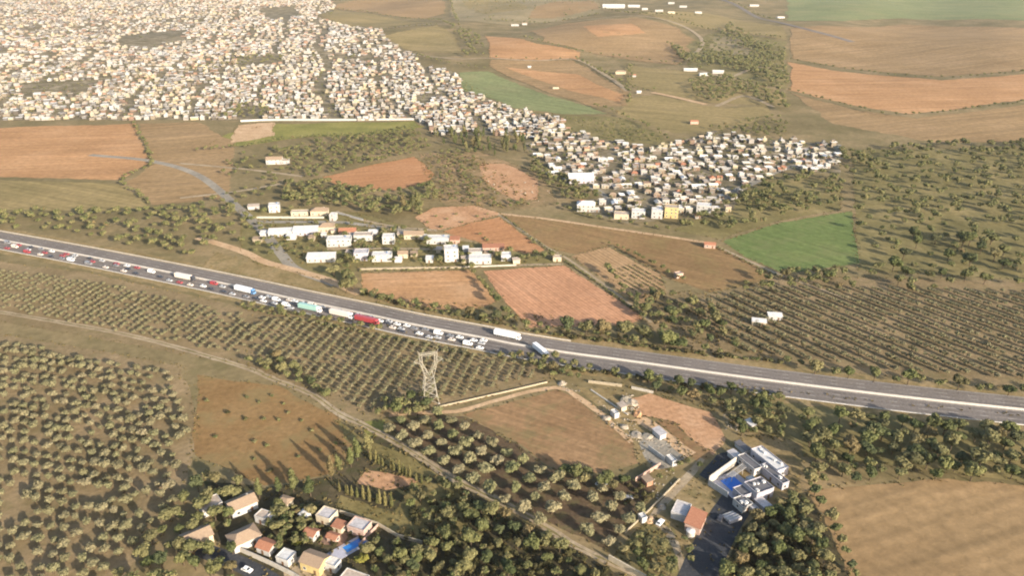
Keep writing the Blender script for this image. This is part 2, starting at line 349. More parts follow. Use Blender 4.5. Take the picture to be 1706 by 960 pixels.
def wall(name, pxs, h, t, mat, label, cat='wall', world=None, off=0.0, prof=None, group=None, cap=None):
    L = catmull(world or wpoly(pxs), 8.0) if len(pxs or world) > 2 else (world or wpoly(pxs)); N = normals(L)
    prof = prof or [(-t / 2, 0), (t / 2, 0), (t / 2, h), (-t / 2, h)]; mb = MB(); k = len(prof)
    for p, q in zip(L, N):
        for u, z in prof:
            e = p + q * (off + u); mb.v.append((e.x, e.y, hgt(p.x, p.y) + z))
    for i in range(len(L) - 1):
        for j in range(k):
            a, b = i * k + j, i * k + (j + 1) % k; mb.f.append((a, a + k, b + k, b)[::-1])
    mb.f.append(tuple(range(k))[::-1]); e = (len(L) - 1) * k; mb.f.append(tuple(range(e, e + k))); mb.m = [0] * len(mb.f)
    o = mb.build(name, mat)
    return tag(o, label, cat, group)

# ================================================================ THE LAND
def terrain():
    xs = list(np.arange(-2700, 2701, 30)); ys = list(np.arange(-300, 1000, 50)) + list(np.arange(1000, 4600, 30))
    xs = [-9000, -6000, -4000] + xs + [4000, 6000, 9000]; ys = [-2500] + ys + [5500, 7500, 11000]
    mb = MB(); nx = len(xs)
    for y in ys:
        for x in xs: mb.v.append((x, y, hgt(x, y)))
    for j in range(len(ys) - 1):
        for i in range(nx - 1): a = j * nx + i; mb.f.append((a, a + 1, a + nx + 1, a + nx))
    mb.m = [0] * len(mb.f)
    return tag(mb.build('ground', M['ground'], smooth=True), 'dry scrubby ground spreading to the far hills', None, None, 'structure')
terrain()

# ---- far fields
FAR = [
 ('tan', [(545, 8), (620, -8), (735, -6), (742, 22), (705, 31), (640, 24)], 'tan ploughed field at the top edge beyond the town', 1),
 ('olive_field', [(530, 24), (562, 15), (640, 27), (712, 37), (640, 46), (573, 42)], 'olive tan field wedged between town and top tan field', 1),
 ('olive_field', [(642, 60), (728, 42), (752, 55), (775, 88), (700, 87), (668, 80)], 'olive field right of the upper town houses', 1),
 ('far_grass', [(745, -6), (990, -8), (1005, 20), (930, 36), (840, 40), (760, 34)], 'grey green rough grazing at the top middle', 1),
 ('orange_far', [(808, 60), (850, 63), (900, 72), (962, 86), (968, 99), (885, 99), (812, 96)], 'bright orange field strip below the far hedge', 1),
 ('tan', [(880, 52), (945, 38), (1060, 29), (1125, 44), (1158, 70), (1130, 108), (1000, 92), (905, 68)], 'broad tan hill field in the far middle', 1),
 ('olive_field', [(770, 2), (850, -4), (880, 14), (800, 24)], 'olive grazing patch at the top middle', 2),
 ('tan', [(890, 12), (985, -2), (1000, 14), (930, 30), (880, 30)], 'tan patch left of the long industrial hall', 2),
 ('far_grass', [(1180, 60), (1240, 62), (1250, 90), (1190, 92)], 'pale clearing on the hazy hillside', 2),
 ('olive_field', [(1235, 160), (1262, 150), (1305, 158), (1300, 176)], 'olive clearing beside the bluish wood', 2),
 ('orange_far', [(965, 44), (1050, 40), (1075, 55), (1000, 62)], 'orange bare patch on the broad tan hill field', 2),
 ('tan', [(815, 98), (960, 101), (1040, 148), (1046, 176), (990, 178), (930, 160), (815, 112)], 'long tan orange field above the pale green crop', 1),
 ('orange_far', [(840, 112), (960, 124), (1030, 156), (1035, 172), (950, 150)], 'orange ploughed strip inside the long tan field', 2),
 ('green_pale', [(764, 122), (812, 119), (930, 165), (985, 178), (1012, 190), (936, 189), (860, 180), (776, 152)], 'pale green crop field along the town edge', 1),
 ('rough_grass', [(936, 190), (1040, 196), (1100, 224), (1126, 245), (1002, 232), (940, 212)], 'dark rough grass field between town and tan field', 1),
 ('olive_field', [(1052, 160), (1090, 157), (1172, 176), (1210, 180), (1275, 176), (1288, 194), (1182, 220), (1122, 222), (1030, 191)], 'olive tan rounded field above the right town', 1),
 ('olive_field', [(1045, 108), (1140, 118), (1290, 150), (1300, 176), (1180, 172), (1090, 154), (1050, 140)], 'rough olive slope with farmhouses', 1),
 ('rough_grass', [(1140, 70), (1200, 52), (1310, 68), (1310, 150), (1150, 112)], 'hazy grey green scrub hillside at upper right', 1),
 ('olive_field', [(1060, 22), (1180, 22), (1305, 44), (1310, 66), (1200, 50), (1135, 44)], 'pale stubble field below the far right road', 1),
 ('tan', [(1318, 48), (1500, 40), (1770, 52), (1770, 112), (1560, 128), (1400, 112), (1318, 98)], 'wide tan field at the right', 1),
 ('orange_far', [(1316, 104), (1400, 118), (1560, 134), (1770, 118), (1770, 160), (1520, 190), (1420, 176), (1315, 150)], 'orange ploughed field at the right below the tan one', 1),
 ('tan', [(1320, 156), (1420, 182), (1520, 196), (1770, 168), (1770, 236), (1560, 238), (1390, 206)], 'lower tan field at the right', 1),
 ('green_pale', [(1310, -6), (1770, -8), (1770, 38), (1500, 30), (1315, 34)], 'pale green field at the top right', 1),
 ('orange_far', [(-70, 215), (150, 208), (220, 206), (250, 270), (200, 300), (-70, 292)], 'pinkish orange field at the left beyond the highway', 1),
 ('tan', [(226, 206), (330, 204), (392, 236), (380, 330), (256, 342), (212, 304), (258, 272)], 'tan field with hedge at the left', 1),
 ('olive_field', [(-70, 298), (200, 306), (250, 346), (200, 352), (-70, 348)], 'olive field strip at the far left', 1),
]
for mt, pts, lab, lv in FAR: sheet('field', pts, M[mt], lv, lab, jit=1.2)
# ---- town ground
TOWN_L = [(-70, -6), (545, -6), (562, 12), (528, 26), (574, 43), (638, 49), (638, 60), (672, 84), (698, 90), (694, 108), (722, 113), (750, 117), (768, 133),
          (772, 152), (806, 163), (860, 184), (900, 190), (935, 194), (940, 212), (890, 232), (860, 226), (725, 225), (693, 201), (455, 200), (-70, 200)]
TOWN_R = [(860, 200), (935, 196), (940, 214), (1002, 231), (1094, 249), (1137, 233), (1189, 222), (1320, 236), (1400, 240), (1400, 290), (1310, 284), (1240, 312), (1225, 345), (1199, 361),
          (1110, 367), (1045, 372), (969, 354), (953, 335), (1002, 330), (985, 312), (942, 308), (905, 285), (885, 262), (870, 232)]
sheet('town_ground', TOWN_L, M['town_floor'], 1, 'pale streets and yards of the upper left town', 1.0)
sheet('town_ground', TOWN_R, M['town_floor'], 2, 'pale streets and yards of the right hand town', 1.0)
# ---- middle distance
MID = [
 ('meadow', [(455, 206), (690, 202), (702, 212), (620, 224), (510, 228), (401, 243), (340, 246), (380, 222)], 'yellow green meadow below the town wall', 1),
 ('path_orange', [(394, 209), (455, 203), (455, 226), (401, 236), (384, 238)], 'pale bare yard at the meadow end', 2),
 ('orange_a', [(538, 295), (610, 277), (690, 261), (706, 272), (722, 290), (712, 304), (655, 318), (600, 314), (560, 309)], 'orange ploughed field ringed by trees', 1),
 ('scrub_earth', [(700, 256), (800, 252), (900, 290), (930, 340), (840, 352), (740, 342), (712, 310)], 'mottled scrub earth between orange field and town', 0.5),
 ('bare_orange', [(798, 272), (840, 272), (866, 283), (895, 300), (897, 333), (860, 334), (836, 322), (805, 300)], 'scraped orange earth at the scrub edge', 1),
 ('bare_orange', [(692, 362), (722, 346), (790, 342), (838, 356), (760, 378), (720, 385)], 'orange earth dotted with shrubs above the village', 1),
 ('orange_a', [(738, 386), (790, 370), (832, 361), (908, 418), (880, 424), (800, 405)], 'smooth orange field behind the village', 2),
 ('brown_e', [(832, 356), (1000, 379), (1185, 405), (1292, 462), (1240, 476), (1180, 487), (1110, 462), (1020, 408), (960, 424), (910, 412)], 'wide brown olive field with a line of shrubs', 1),
 ('tan_f', [(952, 427), (1012, 411), (1100, 458), (1110, 484), (1064, 508), (1006, 466)], 'tan vineyard field with faint planting lines', 2),
 ('orange_c', [(600, 456), (785, 450), (828, 502), (800, 514), (710, 516), (650, 504), (605, 482)], 'pale orange ploughed field above the highway', 1),
 ('orange_d', [(806, 451), (940, 443), (992, 476), (1054, 518), (1074, 530), (1040, 541), (882, 545), (846, 510)], 'strong orange ploughed field with tree shadows', 1),
 ('green', [(1203, 402), (1305, 370), (1420, 352), (1430, 440), (1305, 455), (1245, 430)], 'bright green crop field at the right', 1),
 ('grove_floor', [(1010, 465), (1108, 484), (1180, 490), (1305, 460), (1770, 470), (1770, 655), (1500, 630), (1305, 605), (1120, 580), (1068, 530)], 'olive soil under the right hand orchard', 1),
 ('rough_grass', [(401, 350), (480, 345), (600, 355), (690, 380), (760, 400), (905, 425), (935, 441), (600, 449), (560, 470), (430, 440), (401, 420)], 'village yards and grass plots', 1),
 ('verge', [(360, 420), (430, 440), (560, 470), (600, 486), (590, 498), (401, 456), (340, 442)], 'sandy verge beside the highway junction', 2),
 ('rough_grass', [(1205, 345), (1240, 318), (1305, 295), (1400, 300), (1400, 350), (1305, 366), (1200, 398), (1120, 384)], 'tree covered ground below the right hand town', 1),
 ('rough_grass', [(1420, 250), (1770, 245), (1770, 470), (1430, 450)], 'wooded ground at the far right', 1),
]
for mt, pts, lab, lv in MID: sheet('field', pts, M[mt], lv, lab)
# ---- near land
NEAR = [
 ('grove_floor', [(-90, 425), (150, 455), (401, 512), (640, 540), (700, 562), (870, 596), (925, 632), (780, 672), (722, 682), (640, 696), (560, 684), (450, 630), (401, 606), (-90, 520)], 'brown soil under the grove below the highway', 1),
 ('grove_floor', [(-90, 540), (300, 610), (330, 700), (300, 860), (180, 990), (-140, 990)], 'brown soil under the left hand grove', 1),
 ('brown_g', [(330, 626), (401, 636), (460, 642), (560, 694), (602, 742), (550, 792), (440, 812), (390, 786), (320, 760)], 'brown pasture dotted with dark bushes', 2),
 ('meadow', [(600, 704), (640, 698), (648, 720), (612, 728)], 'small yellow green grass patch at the track bend', 3),
 ('brown_h', [(772, 692), (928, 649), (962, 666), (1055, 740), (1066, 772), (1000, 790), (928, 787), (858, 738)], 'brown stubble field in front of the pylon', 2),
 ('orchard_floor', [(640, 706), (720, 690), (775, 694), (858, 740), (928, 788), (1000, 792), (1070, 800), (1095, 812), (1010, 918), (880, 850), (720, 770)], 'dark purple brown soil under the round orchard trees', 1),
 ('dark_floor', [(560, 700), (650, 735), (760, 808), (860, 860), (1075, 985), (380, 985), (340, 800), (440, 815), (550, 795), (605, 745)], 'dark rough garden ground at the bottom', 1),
 ('meadow_dry', [(690, 800), (760, 812), (800, 846), (770, 890), (700, 905), (640, 880), (560, 846), (566, 826), (660, 852)], 'golden dry grass beside the hedged plot', 3),
 ('meadow_dry', [(560, 700), (600, 728), (690, 765), (740, 800), (700, 798), (615, 762), (575, 730)], 'olive dry grass strip left of the dirt road', 3),
 ('bare_orange', [(640, 788), (700, 800), (672, 812), (640, 815), (590, 805), (610, 782)], 'pale bare soil in the hedged plot', 4),
 ('bare_orange', [(1040, 664), (1080, 656), (1185, 688), (1212, 732), (1190, 760), (1120, 705), (1060, 690)], 'bare orange building plot behind the villa', 2),
 ('verge', [(960, 644), (1040, 652), (1060, 690), (1150, 760), (1110, 792), (1060, 770), (1055, 738)], 'dusty works yard strip', 3),
 ('concrete_floor', [(1066, 730), (1100, 722), (1145, 758), (1128, 778), (1096, 782), (1075, 765)], 'grey concrete slab in the works yard', 4),
 ('path_orange', [(1050, 700), (1075, 694), (1158, 752), (1142, 762), (1100, 728)], 'pinkish track along the works yard', 5),
 ('brown_h', [(1092, 700), (1120, 704), (1190, 760), (1162, 772)], 'brown banked strip beside the orange plot', 4),
 ('verge', [(1090, 860), (1140, 790), (1190, 765), (1260, 720), (1340, 740), (1330, 830), (1230, 870), (1150, 990), (1060, 985), (1090, 900)], 'dusty ground around the red roofed house', 1),
 ('rough_grass', [(1040, 905), (1085, 862), (1118, 880), (1132, 920), (1128, 985), (1080, 985), (1020, 930)], 'dry grass plot at the orchard corner', 2),
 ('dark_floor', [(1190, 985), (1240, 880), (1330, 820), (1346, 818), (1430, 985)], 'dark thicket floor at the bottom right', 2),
 ('rough_grass', [(1200, 640), (1320, 655), (1770, 700), (1770, 810), (1340, 760), (1230, 700)], 'rough grass between highway and villa', 1),
 ('tan', [(1345, 815), (1560, 800), (1800, 812), (1860, 985), (1430, 985)], 'tan orange field at the bottom right', 3),
]
for mt, pts, lab, lv in NEAR: sheet('field', pts, M[mt], lv, lab)

# ---- roads and paths
MEDIAN = [(-90, 384), (0, 400), (150, 428), (300, 458), (401, 479), (500, 501), (600, 522), (682, 540), (722, 548), (817, 566), (850, 573), (940, 588), (1000, 596), (1080, 607), (1200, 624), (1305, 638), (1500, 662), (1706, 684), (1790, 692)]
MW = wpoly(MEDIAN)
ribbon('road_verge', None, 40, M['verge'], 3, 'sandy verges along the highway', world=MW, jit=1.5)
ribbon('highway', None, 12.6, M['asphalt'], 5, 'far carriageway of the highway', off=7.0, world=MW)
ribbon('highway', None, 13.6, M['asphalt'], 5, 'near carriageway of the highway with the traffic jam', off=-7.5, world=MW)
ML = catmull(MW, 6.0); MN = normals(ML)
def road_point(px, off):
    """point on the highway where the median is at picture column px"""
    for i in range(len(ML) - 1):
        a, b = proj(ML[i])[0], proj(ML[i + 1])[0]
        if a <= px <= b:
            t = (px - a) / (b - a); p = ML[i].lerp(ML[i + 1], t) + MN[i] * off
            d = ML[i + 1] - ML[i]; return p, math.atan2(d.y, d.x)
M['wear'] = soil('lane_wear', (0.138, 0.12, 0.107), (0.168, 0.146, 0.13), (0.20, 0.173, 0.154), 0.05, 0.8)
for off in (3.3, 7.0, 10.7, -3.4, -7.4, -11.4): ribbon('lane_wear', None, 1.9, M['wear'], 5.6, 'darker worn wheel track of a highway lane', off=off, world=MW, jit=.3)
for off in (1.4, 12.6, -1.4, -13.6):
    mb = MB()
    for i, (p, q) in enumerate(zip(ML, MN)):
        for s in (-0.1, 0.1): e = p + q * (off + s); mb.v.append((e.x, e.y, 0.086))
    mb.f = [(2 * i + 1, 2 * i, 2 * i + 2, 2 * i + 3) for i in range(len(ML) - 1)]; mb.m = [0] * len(mb.f)
    tag(mb.build('lane_marking', M['linepaint']), 'white edge line painted along the highway', None, None, 'structure')
for off in (5.1, 8.8, -5.4, -9.4):
    mb = MB()
    for i in range(0, len(ML) - 1, 2):
        p, q = ML[i], ML[i].lerp(ML[i + 1], 0.6); n = MN[i]
        mb.poly([(*(p + n * (off - .09)).xy, .086), (*(q + n * (off - .09)).xy, .086), (*(q + n * (off + .09)).xy, .086), (*(p + n * (off + .09)).xy, .086)], [(0, 1, 2, 3)])
    tag(mb.build('lane_marking', M['linepaint']), 'dashed lane line painted along the highway', None, None, 'structure')
jersey = [(-0.45, 0), (0.45, 0), (0.42, 0.15), (0.2, 0.4), (0.14, 1.05), (-0.14, 1.05), (-0.2, 0.4), (-0.42, 0.15)]
wall('median_barrier', [1] * 9, 1, 1, M['barrier'], 'pale concrete median barrier along the highway', 'barrier', world=MW, prof=jersey)
UP = [MW[k] for k in range(0, 12)]
wall('guard_wall', [1] * 9, 0.8, 0.3, M['concrete'], 'low pale concrete wall along the far side of the highway', 'wall', world=UP, off=14.2)
GR = thing('guardrail', 'steel guardrail along the near edge of the highway', 'guardrail', (0, 0, 0))
mb = MB(); GL = [(p + n * -15.0) for p, n in zip(ML, MN)]
for a_, b_ in zip(GL, GL[1:]): mb.poly([(a_.x, a_.y, .45), (b_.x, b_.y, .45), (b_.x, b_.y, .8), (a_.x, a_.y, .8), (a_.x - .06, a_.y + .06, .45), (b_.x - .06, b_.y + .06, .45), (b_.x - .06, b_.y + .06, .8), (a_.x - .06, a_.y + .06, .8)], [(0, 1, 2, 3), (7, 6, 5, 4), (3, 2, 6, 7), (4, 5, 1, 0)])
mb.build('rail', M['roof_white'], GR); GPOST = MB().box(0, 0, 0, .12, .12, .75).mesh('post', M['concrete'])
for q in GL: link('post', GPOST, GR, (q.x + .1, q.y - .1, 0))
ribbon('dirt_road', [(-90, 505), (200, 556), (401, 610), (450, 630), (520, 658), (566, 690), (600, 706), (650, 732), (700, 762), (760, 801), (860, 850), (950, 905), (1010, 935), (1070, 962), (1120, 990)], 3.8, M['path'], 6, 'pale dirt road between grove and orchard', jit=0.4)
ribbon('grass_strip', [(-90, 505), (200, 556), (401, 610), (450, 630), (520, 658), (566, 690), (600, 706), (650, 732), (700, 762), (760, 801), (860, 850), (950, 905), (1010, 935), (1070, 962), (1120, 990)], 0.7, M['rough_grass'], 7, 'dry grass strip between the wheel tracks of the dirt road', jit=0.3, step=3)
ribbon('path', [(648, 692), (700, 688), (760, 686), (840, 664), (925, 646), (962, 662), (1010, 698), (1052, 738)], 3.2, M['path_orange'], 7, 'pale orange track round the brown stubble field', jit=0.4)
ribbon('path', [(1142, 968), (1132, 930), (1112, 885), (1085, 866), (1100, 845), (1150, 790), (1170, 765)], 3.0, M['path'], 6, 'dusty lane from the orchard corner to the villa', jit=0.5)
ribbon('road', [(1150, 990), (1172, 940), (1195, 890), (1222, 846), (1232, 830)], 13.5, M['asphalt_dark'], 7, 'dark asphalt lane leading to the villa', jit=0.15)
ribbon('road', [(150, 258), (250, 268), (330, 292), (401, 350), (440, 388), (470, 425), (492, 448), (560, 474)], 8.0, M['concrete_floor'], 4, 'grey country road dropping to the highway junction')
ribbon('road', [(330, 396), (401, 418), (440, 436), (490, 450), (545, 466), (600, 490)], 7.0, M['path_orange'], 5, 'sandy slip road beside the highway')
ribbon('road', [(415, 369), (480, 370), (560, 370), (600, 374), (650, 381), (700, 388)], 6.0, M['concrete_floor'], 4, 'grey village street in front of the white house')
ribbon('road', [(545, 415), (620, 414), (700, 415), (745, 416)], 4.0, M['path'], 4, 'pale lane through the village')
ribbon('path', [(560, 352), (602, 366), (660, 378), (730, 384)], 4.0, M['path'], 4, 'pale footpath behind the village')
ribbon('path', [(300, 272), (401, 281), (460, 288), (505, 294)], 4.5, M['path'], 4, 'pale track past the small farmhouse')
ribbon('path', [(300, 330), (401, 318), (440, 311), (470, 306)], 4.5, M['path'], 4, 'pale track at the left of the groves')
ribbon('path', [(830, 356), (905, 364), (1000, 378), (1090, 391), (1182, 405)], 4.0, M['path_orange'], 4, 'pale track along the top of the brown olive field')
ribbon('path', [(596, 448), (690, 446), (770, 445), (860, 442), (938, 440)], 3.5, M['path'], 4, 'pale track in front of the village')
ribbon('path', [(832, 358), (905, 408), (948, 433), (1000, 470), (1056, 512), (1085, 538)], 2.4, M['path'], 5, 'field track running down to the highway')
ribbon('path', [(1180, 404), (1250, 436), (1310, 462), (1420, 500)], 3.0, M['path'], 4, 'field track beside the green crop')
ribbon('street', [(1199, 332), (1250, 306), (1310, 280), (1400, 262)], 9.0, M['concrete_floor'], 5, 'straight street through the right hand town')
ribbon('street', [(940, 296), (985, 312), (1012, 330), (1020, 352)], 6.0, M['concrete_floor'], 5, 'grey street at the edge of the right hand town')
ribbon('path', [(575, 44), (640, 46), (700, 41), (745, 40)], 9, M['path'], 4, 'pale far track between the two olive fields')
ribbon('path', [(690, 92), (760, 98), (812, 97), (890, 101), (962, 100), (1010, 126), (1046, 152)], 8, M['path'], 4, 'pale far track along the orange strip')
ribbon('path', [(940, 37), (1000, 30), (1062, 26), (1130, 40), (1170, 68), (1145, 100)], 9, M['path'], 4, 'pale far track round the broad tan hill')
ribbon('path', [(1165, 118), (1215, 128), (1262, 112), (1310, 118)], 8, M['path'], 4, 'pale far track from the farm yard into the scrub')
ribbon('road', [(1180, -6), (1240, 16), (1310, 40), (1420, 70)], 16.0, M['asphalt'], 5, 'dark far road at the top right')

# ================================================================ BUILDINGS
def ring(mb, w, h, d, t, mi=0):
    """window surround in the x,z plane, centred, standing d proud toward -y"""
    mb.box(0, -d / 2, -h / 2, w, d, t, mi=mi); mb.box(0, -d / 2, h / 2 - t, w, d, t, mi=mi)
    mb.box(-w / 2 + t / 2, -d / 2, -h / 2 + t, t, d, h - 2 * t, mi=mi); mb.box(w / 2 - t / 2, -d / 2, -h / 2 + t, t, d, h - 2 * t, mi=mi)
mbw = MB(); ring(mbw, 1.3, 1.3, 0.10, 0.12); mbw.box(0, -0.08, -0.80, 1.5, 0.18, 0.10); WIN = mbw.mesh('window', M['frame'])
PANE = MB().box(0, -0.02, -0.53, 1.06, 0.04, 1.06).mesh('pane', M['glass'])
DOOR = MB().box(0, -0.03, 0, 1.0, 0.07, 2.1).box(0, -0.05, 0, 1.24, 0.06, 0.06).mesh('door', M['door'])
TANK = MB().cyl((0, 0, 0), (0, 0, 1.0), 0.55, 0.55, 10).cyl((0, 0, 1.0), (0, 0, 1.25), 0.5, 0.15, 10).mesh('water_tank', M['tank'])
CHIM = MB().box(0, 0, 0, 0.6, 0.6, 1.0).box(0, 0, 1.0, 0.8, 0.8, 0.12).mesh('chimney', M['concrete'])
def roof_mesh(kind, w, d, mat, wallmat=None):
    mb = MB()
    if kind == 'flat':
        mb.box(0, 0, 0, w + 0.16, d + 0.16, 0.22)
        for sx, sy, lx, ly in ((0, -1, w + 0.16, 0.22), (0, 1, w + 0.16, 0.22), (-1, 0, 0.22, d - 0.28), (1, 0, 0.22, d - 0.28)):
            mb.box(sx * (w + 0.16 - 0.22) / 2, sy * (d + 0.16 - 0.22) / 2, 0.22, lx, ly, 0.38, mi=1)
        return mb.mesh('roof', [mat, wallmat or mat])
    if kind == 'shed':
        a, b = w / 2 + 0.4, d / 2 + 0.4; r = 0.14 * d
        mb.poly([(-a, -b, 0), (a, -b, 0), (a, b, r), (-a, b, r), (-a, -b, 0.18), (a, -b, 0.18), (a, b, r + 0.18), (-a, b, r + 0.18)],
                [(0, 3, 2, 1), (4, 5, 6, 7), (0, 1, 5, 4), (1, 2, 6, 5), (2, 3, 7, 6), (3, 0, 4, 7)])
        mb.poly([(-w / 2, -d / 2 + .01, 0), (-w / 2, d / 2, 0), (-w / 2, d / 2, r)], [(0, 1, 2)], 1); mb.poly([(w / 2, -d / 2 + .01, 0), (w / 2, d / 2, 0), (w / 2, d / 2, r)], [(0, 2, 1)], 1)
        mb.poly([(-w / 2, d / 2, 0), (w / 2, d / 2, 0), (w / 2, d / 2, r), (-w / 2, d / 2, r)], [(0, 3, 2, 1)], 1)
        return mb.mesh('roof', [mat, wallmat or mat])
    a, b = w / 2 + 0.45, d / 2 + 0.45; r = 0.24 * d; t = 0.16
    if kind == 'gable':
        for s in (-1, 1):
            P = [(-a, s * b, -0.1), (a, s * b, -0.1), (a, 0, r), (-a, 0, r)]; P += [(x, y, z + t) for x, y, z in P]
            mb.poly(P, [(0, 3, 2, 1), (4, 5, 6, 7), (0, 1, 5, 4), (1, 2, 6, 5), (2, 3, 7, 6), (3, 0, 4, 7)])
        for s in (-1, 1): mb.poly([(s * w / 2, -d / 2, 0), (s * w / 2, d / 2, 0), (s * w / 2, 0, r - 0.02)], [(0, 1, 2)], 1)
    else:
        k = min(a * 0.6, b)
        mb.poly([(-a, -b, 0), (a, -b, 0), (a, b, 0), (-a, b, 0), (-a + k, 0, r), (a - k, 0, r), (-a, -b, -.14), (a, -b, -.14), (a, b, -.14), (-a, b, -.14)],
                [(0, 1, 5, 4), (1, 2, 5), (2, 3, 4, 5), (3, 0, 4), (0, 6, 7, 1), (1, 7, 8, 2), (2, 8, 9, 3), (3, 9, 6, 0), (9, 8, 7, 6)])
    return mb.mesh('roof', [mat, wallmat or mat])
RC = {}
def rmesh(kind, w, d, mat, wm):
    k = (kind, w, d, mat.name, wm.name)
    if k not in RC: RC[k] = roof_mesh(kind, w, d, mat, wm)
    return RC[k]
def bmesh_box(w, d, h, mat):
    k = ('box', w, d, h, mat.name)
    if k not in RC: RC[k] = MB().box(0, 0, -0.3, w, d, h + 0.3).mesh('wall', mat)
    return RC[k]
def facade(root, w, d, h, z0=0.0, cx=0.0, cy=0.0, door=True, rnd=random, every=3.6):
    fl = max(1, round(h / 3.0)); side = [((0, -d / 2), 0, w), ((w / 2, 0), R(90), d), ((0, d / 2), R(180), w), ((-w / 2, 0), R(-90), d)]
    for si, ((ox, oy), a, L) in enumerate(side):
        n = max(1, int(L / every))
        for f in range(fl):
            for k in range(n):
                u = (k + 0.5) / n * L - L / 2 + rnd.uniform(-.25, .25); x, y = ox + u * math.cos(a), oy + u * math.sin(a)
                if door and si == 0 and f == 0 and k == n // 2: link('door', DOOR, root, (cx + x, cy + y, z0), a); continue
                if rnd.random() < 0.12: continue
                wo = link('window', WIN, root, (cx + x, cy + y, z0 + f * 3.0 + 1.65), a); link('pane', PANE, wo)
def house(label, px, py, w, d, h, rz=0.0, wallm='white', roof='flat', roofm='roof_tan', tank=False, chimney=False, name='house', cat='house', group=None,
          windows=True, wing=None, base=0.0):
    """w along the street axis rz; (px,py) is the middle of its footprint"""
    p = gp(px, py); p.z += base; rnd = random.Random(int(px * 7 + py))
    t = thing(name, label, cat, p, rz, group)
    link('wall', bmesh_box(w, d, h, M[wallm]), t); link('roof', rmesh(roof, w, d, M[roofm], M[wallm]), t, (0, 0, h))
    if windows: facade(t, w, d, h, rnd=rnd)
    if wing:
        wx, wy, ww, wd, wh = wing
        link('wing', bmesh_box(ww, wd, wh, M[wallm]), t, (wx, wy, 0)); link('roof', rmesh('flat', ww, wd, M[roofm], M[wallm]), t, (wx, wy, wh))
        if windows: facade(t, ww, wd, wh, 0, wx, wy, False, rnd)
    if 'villa' in name:
        for k in range(5):
            ux, uy = rnd.uniform(-w / 2 + 1, w / 2 - 1), rnd.uniform(-d / 2 + 1, d / 2 - 1); MB().box(0, 0, 0, rnd.uniform(.6, 1.6), rnd.uniform(.6, 1.4), rnd.uniform(.4, 1.0)).build('rooftop_unit', M['roof_white'], t, (ux, uy, h + .22))
    if tank: link('water_tank', TANK, t, (w * 0.25, d * 0.2, h + 0.22))
    if chimney: link('chimney', CHIM, t, (w * 0.28, d * 0.12, h + 0.10 * d))
    return t
VR = R(6)
